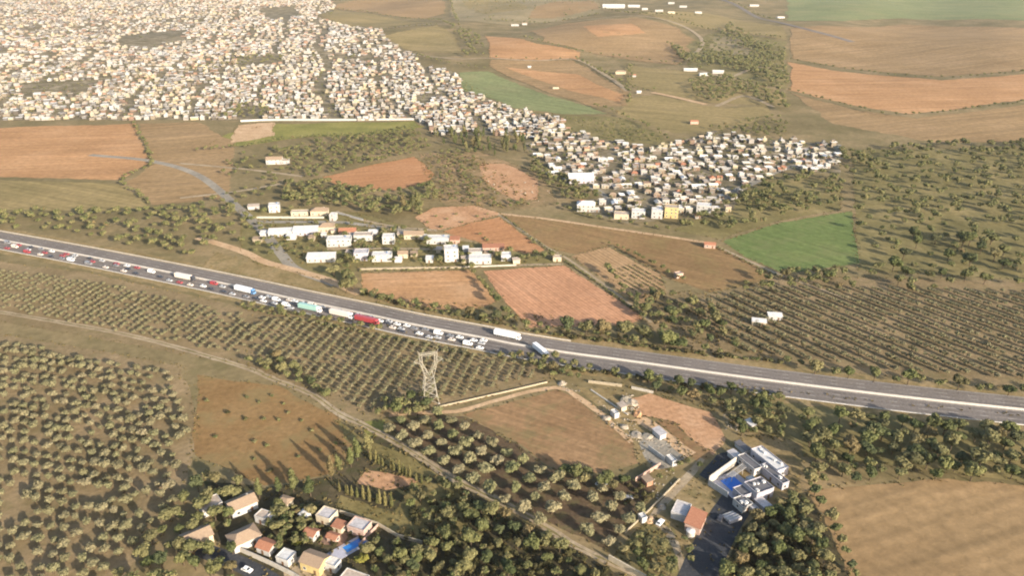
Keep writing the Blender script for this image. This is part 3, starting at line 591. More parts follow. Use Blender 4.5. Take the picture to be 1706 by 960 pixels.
VILL = [  # label, px, py, w, d, h, rot, wall, roof kind, roof material, extras
 ('white box house with a blank side, at the head of the village street', 458, 352, 9, 8, 6.2, R(12), 'white', 'flat', 'roof_white', dict(tank=True)),
 ('low white shed behind the village street', 423, 348, 9, 5, 3, R(8), 'white', 'shed', 'roof_tan', {}),
 ('long low cream outbuilding right of the white box house', 500, 358, 14, 6, 3.2, R(5), 'cream', 'flat', 'roof_tan', {}),
 ('pale yellow house with a broad roof behind the street', 533, 357, 14, 9, 4.2, R(3), 'cream', 'hip', 'tile_tan', dict(chimney=True)),
 ('small white house beside the pale footpath', 556, 366, 5, 6, 5, R(-8), 'white', 'flat', 'roof_white', {}),
 ('long white building at the left end of the village below the street', 468, 392, 18, 8, 3.6, R(8), 'white', 'shed', 'roof_white', {}),
 ('lilac grey long building next to the long white one', 510, 390, 19, 8, 4.4, R(6), 'lilac', 'shed', 'roof_white', {}),
 ('cream house with pitched roof in the middle of the street', 545, 384, 12, 9, 4.4, R(5), 'cream', 'hip', 'tile_tan', {}),
 ('house with an orange clay tile roof in the village', 580, 390, 13, 8, 3.4, R(4), 'pinkw', 'gable', 'tile', {}),
 ('large white two storey house in the village centre', 566, 408, 18, 9, 5.6, R(4), 'white', 'flat', 'roof_white', dict(tank=True)),
 ('white house with a flat roof right of the village centre', 606, 399, 14, 8, 4.4, R(3), 'white', 'flat', 'roof_tan', {}),
 ('small white hut in front of the cream pitched roof house', 540, 395, 4, 4, 3, R(3), 'white', 'flat', 'roof_white', {}),
 ('white cube house among garden trees', 648, 404, 9, 8, 5.6, R(3), 'white', 'flat', 'roof_white', {}),
 ('beige long house below the footpath end', 690, 396, 15, 8, 3.8, R(2), 'cream', 'gable', 'tile_tan', {}),
 ('wide white house backing on the smooth orange field', 730, 404, 17, 8, 4.4, R(0), 'white', 'flat', 'roof_white', dict(tank=True)),
 ('small pinkish house right of the wide white house', 758, 404, 7, 6, 3.2, R(-4), 'pinkw', 'shed', 'tile', {}),
 ('long white bungalow in the lower village at the left', 536, 434, 20, 8, 3.6, R(4), 'white', 'shed', 'roof_white', {}),
 ('lilac grey house between lower village trees', 603, 431, 10, 9, 5.6, R(4), 'lilac', 'flat', 'roof_grey', {}),
 ('white long house in the middle of the lower village', 637, 433, 14, 8, 4.6, R(3), 'white', 'flat', 'roof_white', dict(tank=True)),
 ('small white shed left of the tall white block', 716, 436, 5, 5, 3, R(0), 'white', 'shed', 'roof_white', {}),
 ('tall white block, the highest building of the village', 752, 433, 10, 9, 9.6, R(8), 'white', 'flat', 'roof_white', dict(tank=True)),
 ('low white house behind the right end of the village', 792, 425, 10, 7, 3.6, R(3), 'white', 'flat', 'roof_tan', {}),
 ('long white house on the front track right of the tall block', 800, 437, 16, 8, 4.2, R(3), 'white', 'flat', 'roof_white', {}),
 ('long pink low shed behind the right end of the village', 822, 416, 16, 6, 2.8, R(2), 'pinkw', 'shed', 'tile', {}),
 ('small grey white house at the right end of the village', 843, 432, 7, 7, 4, R(2), 'greyw', 'flat', 'roof_white', {}),
 ('small pale hut at the corner of the strong orange field', 928, 434, 6, 5, 3, R(0), 'cream', 'flat', 'roof_tan', {}),
 ('cream hut with white gable in the lower village trees', 672, 428, 7, 6, 3.4, R(2), 'cream', 'gable', 'tile_tan', {}),
 ('white farmhouse with two parts above the tracks at left', 458, 272, 16, 9, 5, R(6), 'white', 'gable', 'tile_tan', dict(wing=(11, -1, 8, 7, 3.4))),
 ('small pink hut on the brown field edge by the right orchard', 1130, 462, 5, 4, 3, R(20), 'pinkw', 'flat', 'roof_tan', {}),
 ('small orange walled hut at the corner of the green field track', 1182, 412, 8, 5, 3, R(-10), 'pinkw', 'gable', 'tile', {}),
 ('small white shed in the right hand orchard', 1290, 532, 8, 4, 3, R(-8), 'white', 'shed', 'roof_white', {}),
 ('low pale shed beside the small white orchard shed', 1264, 541, 8, 4, 2.6, R(-15), 'cream', 'shed', 'roof_white', {}),
 ('white round fronted house below the town trees', 976, 350, 15, 10, 6, R(-6), 'white', 'hip', 'roof_white', {}),
 ('yellow ochre tall house at the lower edge of the town', 1118, 361, 11, 9, 9, R(-12), 'yellow', 'flat', 'roof_tan', {}),
 ('blue white two storey house left of the ochre house', 1094, 362, 9, 8, 7, R(-10), 'white', 'flat', 'roof_white', dict(tank=True)),
 ('white house on the lower edge of the right hand town', 1063, 362, 11, 8, 6, R(-8), 'white', 'flat', 'roof_white', {}),
 ('cream flat house set against the brown olive field track', 1035, 363, 12, 8, 4, R(-8), 'cream', 'flat', 'roof_tan', {}),
 ('white house in the trees above the green field', 1172, 352, 12, 9, 6, R(-15), 'white', 'flat', 'roof_white', {}),
]
rx = random.Random(41)
for i, (px, py) in enumerate([(590, 396), (622, 391), (640, 385), (668, 394), (706, 398), (622, 428), (585, 424), (664, 436), (690, 426), (732, 420), (776, 418), (815, 426), (860, 438), (486, 398), (520, 400), (556, 388), (440, 392), (430, 402), (776, 436)]):
    VILL.append((f'small {["tan", "pale", "brown"][i % 3]} roofed yard shed of the village, {ordw(i + 1)} counted among the sheds', px, py, rx.choice((4, 5, 6, 7)), rx.choice((4, 5)), rx.choice((2.4, 2.8)), R(rx.uniform(-6, 10)), ['cream', 'greyw', 'stone'][i % 3], 'shed', ['roof_tan', 'roof_white', 'tile_tan'][i % 3], dict(windows=False)))
srt = sorted([v for v in VILL if 'yard shed' in v[0]], key=lambda v: v[1])
for k, v in enumerate(srt): VILL[VILL.index(v)] = (v[0].split(',')[0] + f', {ordw(k + 1)} shed from the left',) + v[1:]
for lab, px, py, w, d, h, rz, wm, rk, rm, ex in VILL: house(lab, px, py, w, d, h, rz, wm, rk, rm, group='houses of the village' if 400 < px < 870 and 330 < py < 450 else None, **ex)
# warehouse with a pale blue trim at the edge of the town
house('long low warehouse with a white roof at the town edge', 967, 302, 24, 14, 5, R(4), 'lilac', 'gable', 'roof_white', name='warehouse', cat='warehouse')
# far farms
FARM = [
 ('long white industrial hall at the top edge', 1022, 13, 90, 40, 9, 'white', 'gable', 'roof_white', 'hall'),
 ('white hall right of the long industrial hall', 1056, 12, 50, 24, 7, 'white', 'gable', 'roof_white', 'hall'),
 ('white far house below the two top halls', 1074, 16, 22, 14, 7, 'white', 'flat', 'roof_white', 'house'),
 ('white far house, third in the row right of the halls', 1098, 19, 30, 14, 7, 'white', 'flat', 'roof_white', 'house'),
 ('white far house, fourth in the row right of the halls', 1118, 22, 26, 16, 7, 'cream', 'flat', 'roof_white', 'house'),
 ('white far house at the upper end of the row of top houses', 1118, 6, 30, 16, 8, 'white', 'flat', 'roof_white', 'house'),
 ('white far house in the middle of the top row', 1138, 12, 32, 16, 8, 'white', 'flat', 'roof_white', 'house'),
 ('white far house standing alone right of the top row', 1163, 22, 26, 14, 7, 'white', 'flat', 'roof_white', 'house'),
 ('long white farm range on the far left of the tan hill', 858, 43, 26, 12, 6, 'white', 'flat', 'roof_white', 'house'),
 ('white farmhouse at the end of the far farm range', 874, 41, 18, 12, 7, 'white', 'gable', 'tile_tan', 'house'),
 ('pale mill like farmhouse with a hip roof below the tan hill', 1034, 123, 22, 14, 7, 'cream', 'hip', 'tile_tan', 'house'),
 ('red roofed barn beside the pale hip roofed farmhouse', 1054, 128, 14, 9, 5, 'white', 'gable', 'tile', 'house'),
 ('long white farm building above the dark wood', 1150, 118, 30, 10, 5, 'white', 'gable', 'roof_white', 'house'),
 ('white farm building with a yard above the dark wood', 1172, 126, 20, 12, 6, 'white', 'flat', 'roof_white', 'house'),
 ('long white farm building at the right of the farm yard', 1196, 122, 24, 10, 6, 'white', 'gable', 'roof_white', 'house'),
 ('tiny white cabin on the tan field with a tree', 882, 113, 7, 6, 4, 'white', 'gable', 'roof_white', 'house'),
 ('small cream ruin on the long tan field', 926, 148, 12, 7, 3, 'cream', 'flat', 'roof_tan', 'house'),
 ('small white cabin above the olive tan rounded field', 1064, 155, 9, 6, 4, 'white', 'gable', 'roof_white', 'house'),
 ('pink house at the upper corner of the right hand town', 1156, 206, 12, 9, 5, 'pinkw', 'gable', 'tile', 'house'),
 ('white house on the far right road slope', 1256, 10, 40, 20, 8, 'white', 'flat', 'roof_white', 'house'),
 ('white house at the far right edge below the road', 1300, 30, 30, 18, 7, 'white', 'flat', 'roof_white', 'house'),
]
for lab, px, py, w, d, h, wm, rk, rm, nm in FARM: house(lab, px, py, round(w * .8), round(d * .6), h * .7, R(random.uniform(-8, 8)), wm, rk, rm, name=nm, cat=nm, windows=False)

# ---- the town: rows of houses along streets; the largest in view stand alone, the rest is the distant town
GAPS = [[(430, 14), (485, 10), (505, 26), (450, 34)], [(395, 97), (475, 92), (470, 106), (395, 113)], [(395, 176), (445, 178), (450, 197), (395, 199)], [(690, 160), (725, 158), (720, 170), (695, 172)],
        [(560, 92), (640, 96), (640, 102), (555, 100)], [(200, 60), (300, 50), (310, 70), (200, 80)], [(40, 140), (150, 135), (150, 155), (40, 158)]]
def town_rows(poly, ang, pitch, row_gap, jitter, seed, drop):
    rnd = random.Random(seed); W = wpoly(poly); ca, sa = math.cos(ang), math.sin(ang); out = []
    us = [p.x * ca + p.y * sa for p in W]; vs2 = [-p.x * sa + p.y * ca for p in W]
    v = min(vs2); row = 0
    while v < max(vs2):
        u = min(us) + rnd.uniform(0, 8); row += 1; bend = rnd.uniform(-3, 3)
        while u < max(us):
            far = sstep(1000, 2200, v); step = pitch * rnd.uniform(0.8, 1.35) * (1 + far * 0.6)
            x = u * ca - (v + bend * math.sin(u / 60)) * sa + rnd.uniform(-jitter, jitter); y = u * sa + (v + bend * math.sin(u / 60)) * ca + rnd.uniform(-jitter, jitter)
            px, py, s = proj((x, y, hgt(x, y))); u += step
            if int((u + 9 * math.sin(v / 90)) / 8.0) % 11 == 0: continue        # cross streets
            if inpoly(px, py, poly) and not any(inpoly(px, py, g) for g in GAPS) and -50 < px < 1756 and rnd.random() > drop:
                out.append(dict(x=x, y=y, s=s, px=px, py=py, row=row, rz=ang + rnd.choice((0, 0, R(90))) + rnd.uniform(-.08, .08), big=1 + far * 0.5,
                                k=rnd.randrange(12), rnd=rnd.random()))
        v += row_gap * (1 + sstep(1000, 2200, v) * 0.7) * (0.62 if row % 2 else 1.38)
    return out
TYPES = [(5.5, 6, 2.6, 'flat', 0), (7, 5, 2.5, 'flat', 0), (6, 6, 4.2, 'flat', 0), (7, 5, 3.6, 'flat', 0), (8, 5, 2.3, 'gable', 0), (6, 4.5, 2.3, 'shed', 0),
         (5, 5, 4.4, 'flat', 0), (10, 6, 2.7, 'flat', 0), (6, 6, 2.4, 'hip', 1), (5, 5, 2.5, 'flat', 0), (7, 4.5, 2.2, 'shed', 0), (5, 5.5, 2.5, 'gable', 1)]
RT = town_rows(TOWN_R, R(4), 8.2, 12.0, 2.4, 3, 0.27)
LT = town_rows(TOWN_L, R(13), 8.2, 12.4, 2.0, 4, 0.20)
for t in RT: t['town'] = 'right hand town'
for t in LT: t['town'] = 'upper left town'
TH = [t for t in RT + LT if not any(abs(t['px'] - v[1]) < 14 and abs(t['py'] - v[2]) < 8 for v in VILL) and not (950 < t['px'] < 985 and 290 < t['py'] < 312)]
# trees leave gaps in the town
TH.sort(key=lambda t: -t['s'] * (1 if 5 < t['px'] < 1700 else 0.01))
rowseen = {}
SINGLE, MASS = TH[:262], TH[262:]
WORDS = {'flat': 'flat roofed', 'gable': 'gable roofed', 'shed': 'lean-to roofed', 'hip': 'hip roofed'}
rowmap = {}
for t in sorted(SINGLE, key=lambda t: t['y']):
    rowmap.setdefault((t['town'], t['row']), []).append(t)
rank = {}
for twn in ('right hand town', 'upper left town'):
    for i, k in enumerate([k for k in rowmap if k[0] == twn]):
        for j, t in enumerate(sorted(rowmap[k], key=lambda t: t['px'])): t['lab'] = (i + 1, j + 1)
for t in SINGLE:
    w, d, h, rk, tile = TYPES[t['k']]; z = hgt(t['x'], t['y'])
    i, j = t['lab']; stor = 'low' if h < 3 else 'two storey'
    lab = f"{stor} {WORDS[rk]} house, {ordw(j)} from left in {ordw(i)} row of {t['town']}"
    o = thing('town_house', lab, 'house', (t['x'], t['y'], z), t['rz'], 'houses of the ' + t['town'])
    link('wall', bmesh_box(w, d, h, M['wall_any']), o); link('roof', rmesh(rk, w, d, (M['tile'] if t['rnd'] < .5 else M['tile_tan']) if tile else M['roof_any'], M['wall_any']), o, (0, 0, h))
    if t['s'] > 1.5:
        link('door', DOOR, o, (w * .2, -d / 2, 0), 0)
        for f in range(max(1, round(h / 3.0))):
            for ox, oy, a in ((-w * .25, -d / 2, 0), (w / 2, 0, R(90)), (-w / 2, d * .1, R(-90))):
                wo = link('window', WIN, o, (ox, oy, f * 3 + 1.65), a); link('pane', PANE, wo)
def mass_material():
    m, nt, b = new_mat('distant_houses', 0.85, 0.15)
    a = nt.nodes.new('ShaderNodeAttribute'); a.attribute_name = 'tint'
    tc = nt.nodes.new('ShaderNodeTexCoord').outputs['Object']; n = noise(nt, tc, 0.3, 4, 0.7)
    r = ramp(nt, [(0.3, (0.75,) * 3), (0.65, (1.08,) * 3)]); nt.links.new(n.outputs[0], r.inputs[0])
    nt.links.new(mixc(nt, 'MULTIPLY', 1.0, a.outputs['Color'], r.outputs[0]), b.inputs['Base Color']); return m
def town_mass(items):
    mb = MB(); tint = []; rnd = random.Random(9)
    for t in items:
        w, d, h, rk, tile = TYPES[t['k']]; w *= t['big']; d *= t['big']; z = hgt(t['x'], t['y']); wc = rnd.choice(WP)
        rc = rnd.choice([(0.33, 0.19, 0.12), (0.40, 0.31, 0.22)]) if tile else rnd.choice([(0.74, 0.70, 0.63), (0.62, 0.57, 0.48), (0.80, 0.77, 0.72), (0.44, 0.37, 0.29), wc, (0.70, 0.62, 0.48)])
        mb.box(t['x'], t['y'], z - 1.5, w, d, h + 1.5, t['rz']); tint += [wc] * 6
        if tile:
            c, s = math.cos(t['rz']), math.sin(t['rz']); P = [(-w / 2, -d / 2, 0), (w / 2, -d / 2, 0), (w / 2, d / 2, 0), (-w / 2, d / 2, 0), (-w / 2, 0, d * .22), (w / 2, 0, d * .22)]
            mb.poly([(t['x'] + x * c - y * s, t['y'] + x * s + y * c, z + h + q + .02) for x, y, q in P], [(0, 1, 5, 4), (2, 3, 4, 5), (1, 2, 5), (3, 0, 4)]); tint += [rc] * 4
        else:
            mb.box(t['x'], t['y'], z + h + 0.01, w * 1.03, d * 1.03, 0.5, t['rz']); tint += [wc, rc] + [wc] * 4
            if rnd.random() < 0.35: mb.box(t['x'] + rnd.uniform(-1, 1), t['y'] + rnd.uniform(0, 2), z + h + .5, w * .45, d * .4, 2.4, t['rz']); tint += [wc] * 6
    M['house_mass'] = mass_material()
    o = mb.build('distant_town', M['house_mass'])
    at = o.data.attributes.new('tint', 'FLOAT_COLOR', 'FACE'); at.data.foreach_set('color', np.array([(*c, 1) for c in tint], dtype=np.float32).ravel())
    tag(o, 'closely built mass of far white houses in the upper left town', 'houses', None, 'stuff')
town_mass(MASS)

# ---- houses in the foreground
A1 = azim((568, 857), (630, 877))
house('beige flat roofed house with sunlit front at the garden wall', 546, 868, 6.5, 5.8, 3.7, A1, 'cream', 'flat', 'roof_grey', group='houses at the bottom left')
house('lilac roofed pink house beside the thin garden wall', 600, 886, 7.6, 5.8, 3.6, A1, 'pinkw', 'flat', 'roof_grey', group='houses at the bottom left')
house('yellow lit house with tan tile roof below the pool', 526, 946, 8.6, 6.5, 4.2, A1, 'yellow', 'gable', 'tile_tan', group='houses at the bottom left')
house('tan roofed house cut by the bottom edge', 590, 978, 9.4, 6.5, 3.6, A1, 'white', 'flat', 'roof_tan', group='houses at the bottom left')
house('white walled house with tan roof at the upper left of the gardens', 404, 848, 10.5, 7.5, 3.6, A1 + R(62), 'white', 'gable', 'tile_tan', group='houses at the bottom left', chimney=True)
house('white walled house with orange tan roof at the left of the gardens', 408, 904, 10.5, 8, 3.6, A1 + R(62), 'white', 'hip', 'tile_tan', group='houses at the bottom left')
house('small grey garden hut with white gable', 453, 868, 2.9, 2.9, 2.4, A1, 'greyw', 'gable', 'roof_grey', group='houses at the bottom left', windows=False)
house('small round white pavilion roofed hut among garden trees', 510, 862, 4.0, 3.2, 2.2, A1, 'greyw', 'hip', 'roof_white', group='houses at the bottom left', windows=False)
house('tan roofed house far left of the bottom gardens', 330, 905, 10.1, 7.2, 3.9, A1 + R(62), 'cream', 'gable', 'tile_tan')
house('white flat house left of the bottom gardens', 352, 850, 7.9, 6.5, 3.6, A1 + R(62), 'white', 'flat', 'roof_tan')
# red roofed house with a tank
house('red clay roofed house beside the dark asphalt lane', 1158, 876, 10, 6, 3.4, azim((1150, 890), (1168, 850)), 'pinkw', 'shed', 'tile', group='houses by the lane')
house('grey blue roofed shed behind the red clay roofed house', 1134, 858, 8, 6, 3.0, azim((1150, 890), (1168, 850)), 'greyw', 'flat', 'roof_grey', group='houses by the lane')
p = gp(1150, 893); t = thing('water_tank', 'round pale water tank in front of the red clay roof', 'tank', p)
MB().cyl((0, 0, 0), (0, 0, 2.6), 1.7, 1.7, 20).build('drum', M['concrete'], t); MB().cyl((0, 0, 2.6), (0, 0, 3.0), 1.8, 0.3, 20).build('lid', M['roof_white'], t)

# ---- the villa: hall with the long white roof, main block, terraces, court with a pool, enclosing wall
VA = azim((1257, 752), (1302, 788))
house('long white flat hall at the back of the villa court', 1280, 776, 17, 6, 3.7, VA, 'lilac', 'flat', 'roof_white', name='villa_hall', cat='house', group='villa buildings')
house('white main block of the villa with stepped flat roofs', 1262, 824, 9, 8, 4.4, VA + R(90), 'lilac', 'flat', 'roof_dark', name='villa', cat='villa', group='villa buildings', wing=(-7.2, 1.5, 5, 6, 3.0), tank=False)
house('white garage block of the villa above the asphalt lane', 1236, 846, 5, 6, 2.9, VA + R(90), 'white', 'flat', 'roof_dark', name='villa_garage', cat='house', group='villa buildings')
house('low grey service block along the villa court', 1247, 780, 11, 4, 3.2, VA, 'greyw', 'flat', 'roof_dark', name='service_block', cat='house', group='villa buildings')
house('narrow white wing with parapet right of the villa court', 1288, 800, 14, 3.6, 3.2, VA, 'lilac', 'flat', 'roof_dark', name='villa_wing', cat='house', group='villa buildings')
for lab, px, py, w, d, h, wm, rk, rm in (('small grey shed at the upper corner of the villa court', 1222, 764, 5, 3, 2.4, 'greyw', 'shed', 'roof_grey'), ('dark roofed lean-to behind the villa yard', 1236, 750, 7, 2.6, 2.2, 'greyw', 'shed', 'roof_dark'),
        ('small white kiosk in front of the villa main block', 1250, 806, 3, 3, 2.4, 'white', 'flat', 'roof_white'), ('low grey shed at the lower end of the villa', 1270, 846, 6, 3, 2.3, 'greyw', 'shed', 'roof_grey'), ('narrow white store right of the villa garage', 1252, 852, 5, 2.4, 2.4, 'white', 'flat', 'roof_grey'),
        ('small blue grey hut between pool and villa block', 1240, 820, 3, 2.6, 2.4, 'lilac', 'shed', 'roof_grey'), ('grey roofed workshop at the head of the concrete slab', 1098, 727, 6, 3.4, 2.6, 'greyw', 'shed', 'roof_grey'),
        ('small pale site hut beside the thin kerb wall', 1024, 694, 4, 2.6, 2.4, 'white', 'flat', 'roof_white'), ('tan site hut at the corner of the orange plot', 1036, 682, 4, 3, 2.4, 'cream', 'shed', 'roof_tan'), ('white site cabin at the lower end of the slab', 1118, 772, 5, 2.4, 2.4, 'white', 'flat', 'roof_white'),
        ('small brick shed below the pinkish wall', 1078, 806, 4, 3, 2.4, 'brickw', 'shed', 'tile_tan'), ('little white shed at the end of the orchard wall', 1070, 868, 3, 2.4, 2.2, 'white', 'flat', 'roof_white'), ('pale shed among the trees above the villa', 1250, 712, 5, 3, 2.5, 'cream', 'shed', 'roof_white')):
    house(lab, px, py, w, d, h, VA, wm, rk, rm, name='shed', cat='shed', windows=False)
for lab, px, py, w, d, h, wm, rk, rm in (('terracotta roofed annex between the beige and pink houses', 566, 884, 4.2, 3.6, 2.8, 'cream', 'shed', 'tile'), ('terracotta roofed porch above the bright blue pool', 556, 902, 4.0, 3.0, 2.6, 'pinkw', 'gable', 'tile'),
        ('tan roofed hut above the garden trees', 476, 842, 5.0, 4.0, 2.8, 'cream', 'hip', 'tile_tan'), ('small white house left of the yellow lit house', 478, 936, 5.5, 5, 3.0, 'white', 'flat', 'roof_white'), ('white garden house left of the pool court', 520, 896, 4.5, 4.0, 2.8, 'white', 'gable', 'tile'),
        ('white walled annex right of the yellow lit house', 556, 948, 4.5, 4, 3.2, 'white', 'flat', 'roof_white'), ('terracotta roofed house at the lower left gardens', 446, 918, 6, 5, 3.0, 'white', 'gable', 'tile'), ('small white house behind the leftmost garden trees', 440, 868, 5, 4.4, 3.0, 'white', 'flat', 'roof_tan')):
    house(lab, px, py, w, d, h, A1, wm, rk, rm, group='houses at the bottom left', windows=px != 476)
p = gp(1222, 808); t = thing('swimming_pool', 'deep blue swimming pool in the walled villa court', 'pool', p, VA)
MB().box(0, 0, 0.0, 14, 13, 0.12).build('deck', M['poolside'], t)
mb = MB()
for cx, cy, sx, sy in ((0, -3.9, 9.8, .4), (0, 3.9, 9.8, .4), (-4.7, 0, .4, 7.4), (4.7, 0, .4, 7.4)): mb.box(cx, cy, 0.12, sx, sy, 0.1)
mb.build('coping', M['concrete'], t); MB().box(0, 0, 0.125, 9.0, 7.4, 0.03).build('water', M['water'], t)
wall('compound_wall', [(1212, 830), (1180, 809)], 3.0, 0.35, M['white'], 'sunlit white wall at the front of the villa court')
wall('compound_wall', [(1180, 808), (1225, 775)], 4.4, 0.35, M['concrete'], 'pale side wall of the villa court towards the works yard')
p = gp(1228, 792); t = thing('pergola', 'slatted blue white pergola along the villa pool', 'pergola', p, azim((1187, 808), (1227, 780)))
for x in (-6, -2, 2, 6):
    for y in (-1.2, 1.2): MB().box(x, y, 0, .18, .18, 2.5).build('post', M['white'], t)
for y in (-1.2, 1.2): MB().box(0, y, 2.5, 13, .16, .18).build('beam', M['white'], t)
SL = MB().box(0, 0, 0, .35, 3.0, .12).mesh('slat', M['white'])
for k in range(13): link('slat', SL, t, (-6 + k, 0, 2.68))
p = gp(1212, 858); t = thing('entrance_steps', 'broad white entrance steps between villa and asphalt lane', 'steps', p, VA)
for k in range(4): MB().box(k * 1.5, 0, 0, 1.0, 6, 0.5 + .35 * k).build('step', M['white'] if k % 2 == 0 else M['roof_grey'], t)
# pool of the bottom left house
p = gp(583, 913); t = thing('swimming_pool', 'bright blue long pool beside the lilac roofed pink house', 'pool', p, A1 + R(66))
MB().box(-3, 0, 0, 20, 6.2, 0.12).build('deck', M['poolside'], t); mb = MB()
for cx, cy, sx, sy in ((2, -2.1, 9.4, .4), (2, 2.1, 9.4, .4), (-2.5, 0, .4, 3.8), (6.5, 0, .4, 3.8)): mb.box(cx, cy, 0.12, sx, sy, 0.1)
mb.build('coping', M['concrete'], t); o = MB().box(2, 0, 0.125, 8.6, 3.8, 0.03).build('water', gloss('pool_water_bright', (0.03, 0.19, 0.52), 0.15), t)

sheet('paving', [(1165, 792), (1196, 756), (1222, 752), (1240, 768), (1186, 806)], M['asphalt_dark'], 5, 'dark paved forecourt left of the villa wall', .2)  # dark sheet paints the cast shadow of the villa wall on the ground
sheet('paving', [(1222, 752), (1250, 744), (1262, 762), (1245, 776)], M['concrete_floor'], 6, 'grey concrete yard behind the villa court', .2)
sheet('paving', [(548, 882), (582, 890), (572, 912), (530, 908)], M['brick_paving'], 5, 'reddish paved court between the bottom left houses', .2)
sheet('paving', [(470, 942), (505, 925), (560, 940), (545, 985), (480, 985)], M['path'], 5, 'pale yard round the yellow lit house', .3)
# ---- walls and fences
wall('garden_wall', [(566, 856), (630, 877), (662, 896), (704, 908)], 1.8, 0.25, M['cream'], 'thin cream garden wall behind the bottom left houses')
wall('garden_wall', [(630, 878), (598, 912)], 1.6, 0.25, M['pinkw'], 'thin pink garden wall between pool and pink house')
wall('street_wall', [(380, 910), (405, 922), (450, 942), (490, 962), (510, 975)], 2.2, 0.35, M['concrete'], 'pale street wall along the bottom left road')
ribbon('road', [(330, 916), (395, 938), (450, 968), (480, 990)], 7, M['asphalt_dark'], 7, 'dark street at the bottom left corner')
wall('field_wall', [(728, 680), (800, 664), (870, 648), (912, 638)], 0.9, 0.3, M['stone'], 'low stone wall beside the orange track by the pylon')
wall('yard_wall', [(984, 650), (1046, 692)], 0.4, 0.8, M['concrete'], 'thin pale kerb wall across the works yard')
wall('yard_wall', [(1080, 749), (1107, 769)], 2.2, 0.4, M['white'], 'bright white wall on the edge of the concrete slab')
wall('yard_wall', [(1058, 803), (1100, 777)], 2.0, 0.35, M['pinkw'], 'pinkish brick wall below the concrete slab')
wall('yard_wall', [(980, 638), (1036, 645)], 1.6, 0.4, M['stone'], 'sunlit cream wall behind the works yard')
wall('yard_wall', [(1052, 648), (1088, 656)], 1.5, 0.4, M['concrete'], 'pale wall along the top of the orange plot')
wall('orchard_wall', [(1040, 890), (1075, 858), (1105, 828), (1132, 800)], 0.9, 0.4, M['stone'], 'broken stone wall along the right side of the orchard')
wall('roadside_wall', [(1014, 934), (1050, 954), (1078, 970)], 2.6, 0.6, M['cream'], 'tall cream wall along the dirt road at the bottom')
wall('town_wall', [(401, 203), (455, 201), (560, 201), (690, 200)], 2.6, 0.5, M['white'], 'long white wall along the lower edge of the upper left town')
ribbon('path', [(1087, 154), (1130, 163), (1176, 174)], 10, M['path_orange'], 4, 'long pale farm track above the rounded field')  # added flat strip for a white wall whose face would catch little sun
ribbon('path', [(1194, 177), (1205, 172), (1236, 160), (1262, 166), (1288, 178)], 7, M['path'], 4, 'pale track curving right of the rounded field')
wall('village_wall', [(425, 364), (480, 364), (540, 364)], 1.8, 0.3, M['concrete'], 'grey wall along the back of the village street')
wall('village_wall', [(562, 356), (605, 368)], 1.8, 0.3, M['white'], 'white wall beside the pale footpath')
wall('village_wall', [(600, 450), (690, 448), (770, 447)], 1.1, 0.3, M['stone'], 'pale stone wall along the front of the village')
wall('village_wall', [(772, 446), (860, 443)], 1.1, 0.3, M['concrete'], 'pale wall below the long white front house')

# ================================================================ VEHICLES
def wheel(parent, x, y, r, w, rim=True):
    s = 1 if y > 0 else -1
    o = MB().cyl((0, -w / 2, 0), (0, w / 2, 0), r, r, 12).build('wheel', M['rubber'], parent, (x, y, r))
    if rim: MB().cyl((0, s * w / 2, 0), (0, s * (w / 2 + .02), 0), r * .6, r * .5, 10).build('rim', M['rim'], o)
def car(label, pos, rz, col, kind='car', group='cars in the traffic jam'):
    """hatchback or van; x is forward"""
    t = thing('van' if kind == 'van' else 'car', label, 'van' if kind == 'van' else 'car', pos, rz, group); m = carpaint(*col)
    if kind == 'van':
        L, W, H = 5.4, 2.0, 2.3
        body = [(-2.7, .35), (2.6, .35), (2.7, .7), (2.55, 1.1), (1.75, 1.25), (1.2, 2.15), (0.9, 2.3), (-2.6, 2.3), (-2.7, 2.1)]
        wind = [(1.72, 1.32), (1.80, 1.30), (1.27, 2.12), (1.19, 2.12)]
    else:
        L, W, H = 4.3, 1.8, 1.45
        body = [(-2.1, .3), (2.05, .3), (2.15, .6), (2.0, .82), (1.0, .95), (0.35, 1.42), (-1.2, 1.46), (-1.95, 1.0), (-2.15, .75)]
        wind = [(1.02, .98), (1.08, .97), (.44, 1.39), (.37, 1.40)]
    mb = MB(); n = len(body)
    rows = []                                        # tumblehome: narrower towards the roof
    for yy, k in ((-W / 2, 1), (W / 2, -1)):
        rows.append([(x, yy - math.copysign(max(0, z - .9) * (.28 if kind != 'van' else .06), yy), z) for x, z in body])
    mb.poly(rows[0] + rows[1], [tuple(range(n)), tuple(range(2 * n - 1, n - 1, -1))] + [(i, i + n, (i + 1) % n + n, (i + 1) % n) for i in range(n)])
    mb.build('body', m, t)
    MB().prism(wind, -W * .38, W * .38).build('windscreen', M['glass'], t)
    if kind != 'van': MB().prism([(-1.93, 1.04), (-1.86, 1.02), (-1.22, 1.42), (-1.30, 1.44)], -W * .36, W * .36).build('rear_window', M['glass'], t)
    for s in (-1, 1):
        y0 = s * (W / 2 - (.06 if kind != 'van' else .0)); y1 = s * (W / 2 + .012)
        pr = [(.75, .98), (.3, 1.36), (-1.0, 1.38), (-1.5, 1.0)] if kind != 'van' else [(1.45, 1.3), (1.0, 2.0), (.3, 2.0), (.3, 1.3)]
        MB().prism(pr, min(y0, y1) - (.06 if kind != 'van' and s > 0 else 0), max(y0, y1)).build('side_window', M['glass'], t)
        MB().box(body[2][0] - .12, s * W * .36, .58, .14, .32, .16).build('headlight', M['barrier'], t)
        for x in (L * .30, -L * .30): wheel(t, x, s * (W / 2 - .08), .33, .22)
    return t
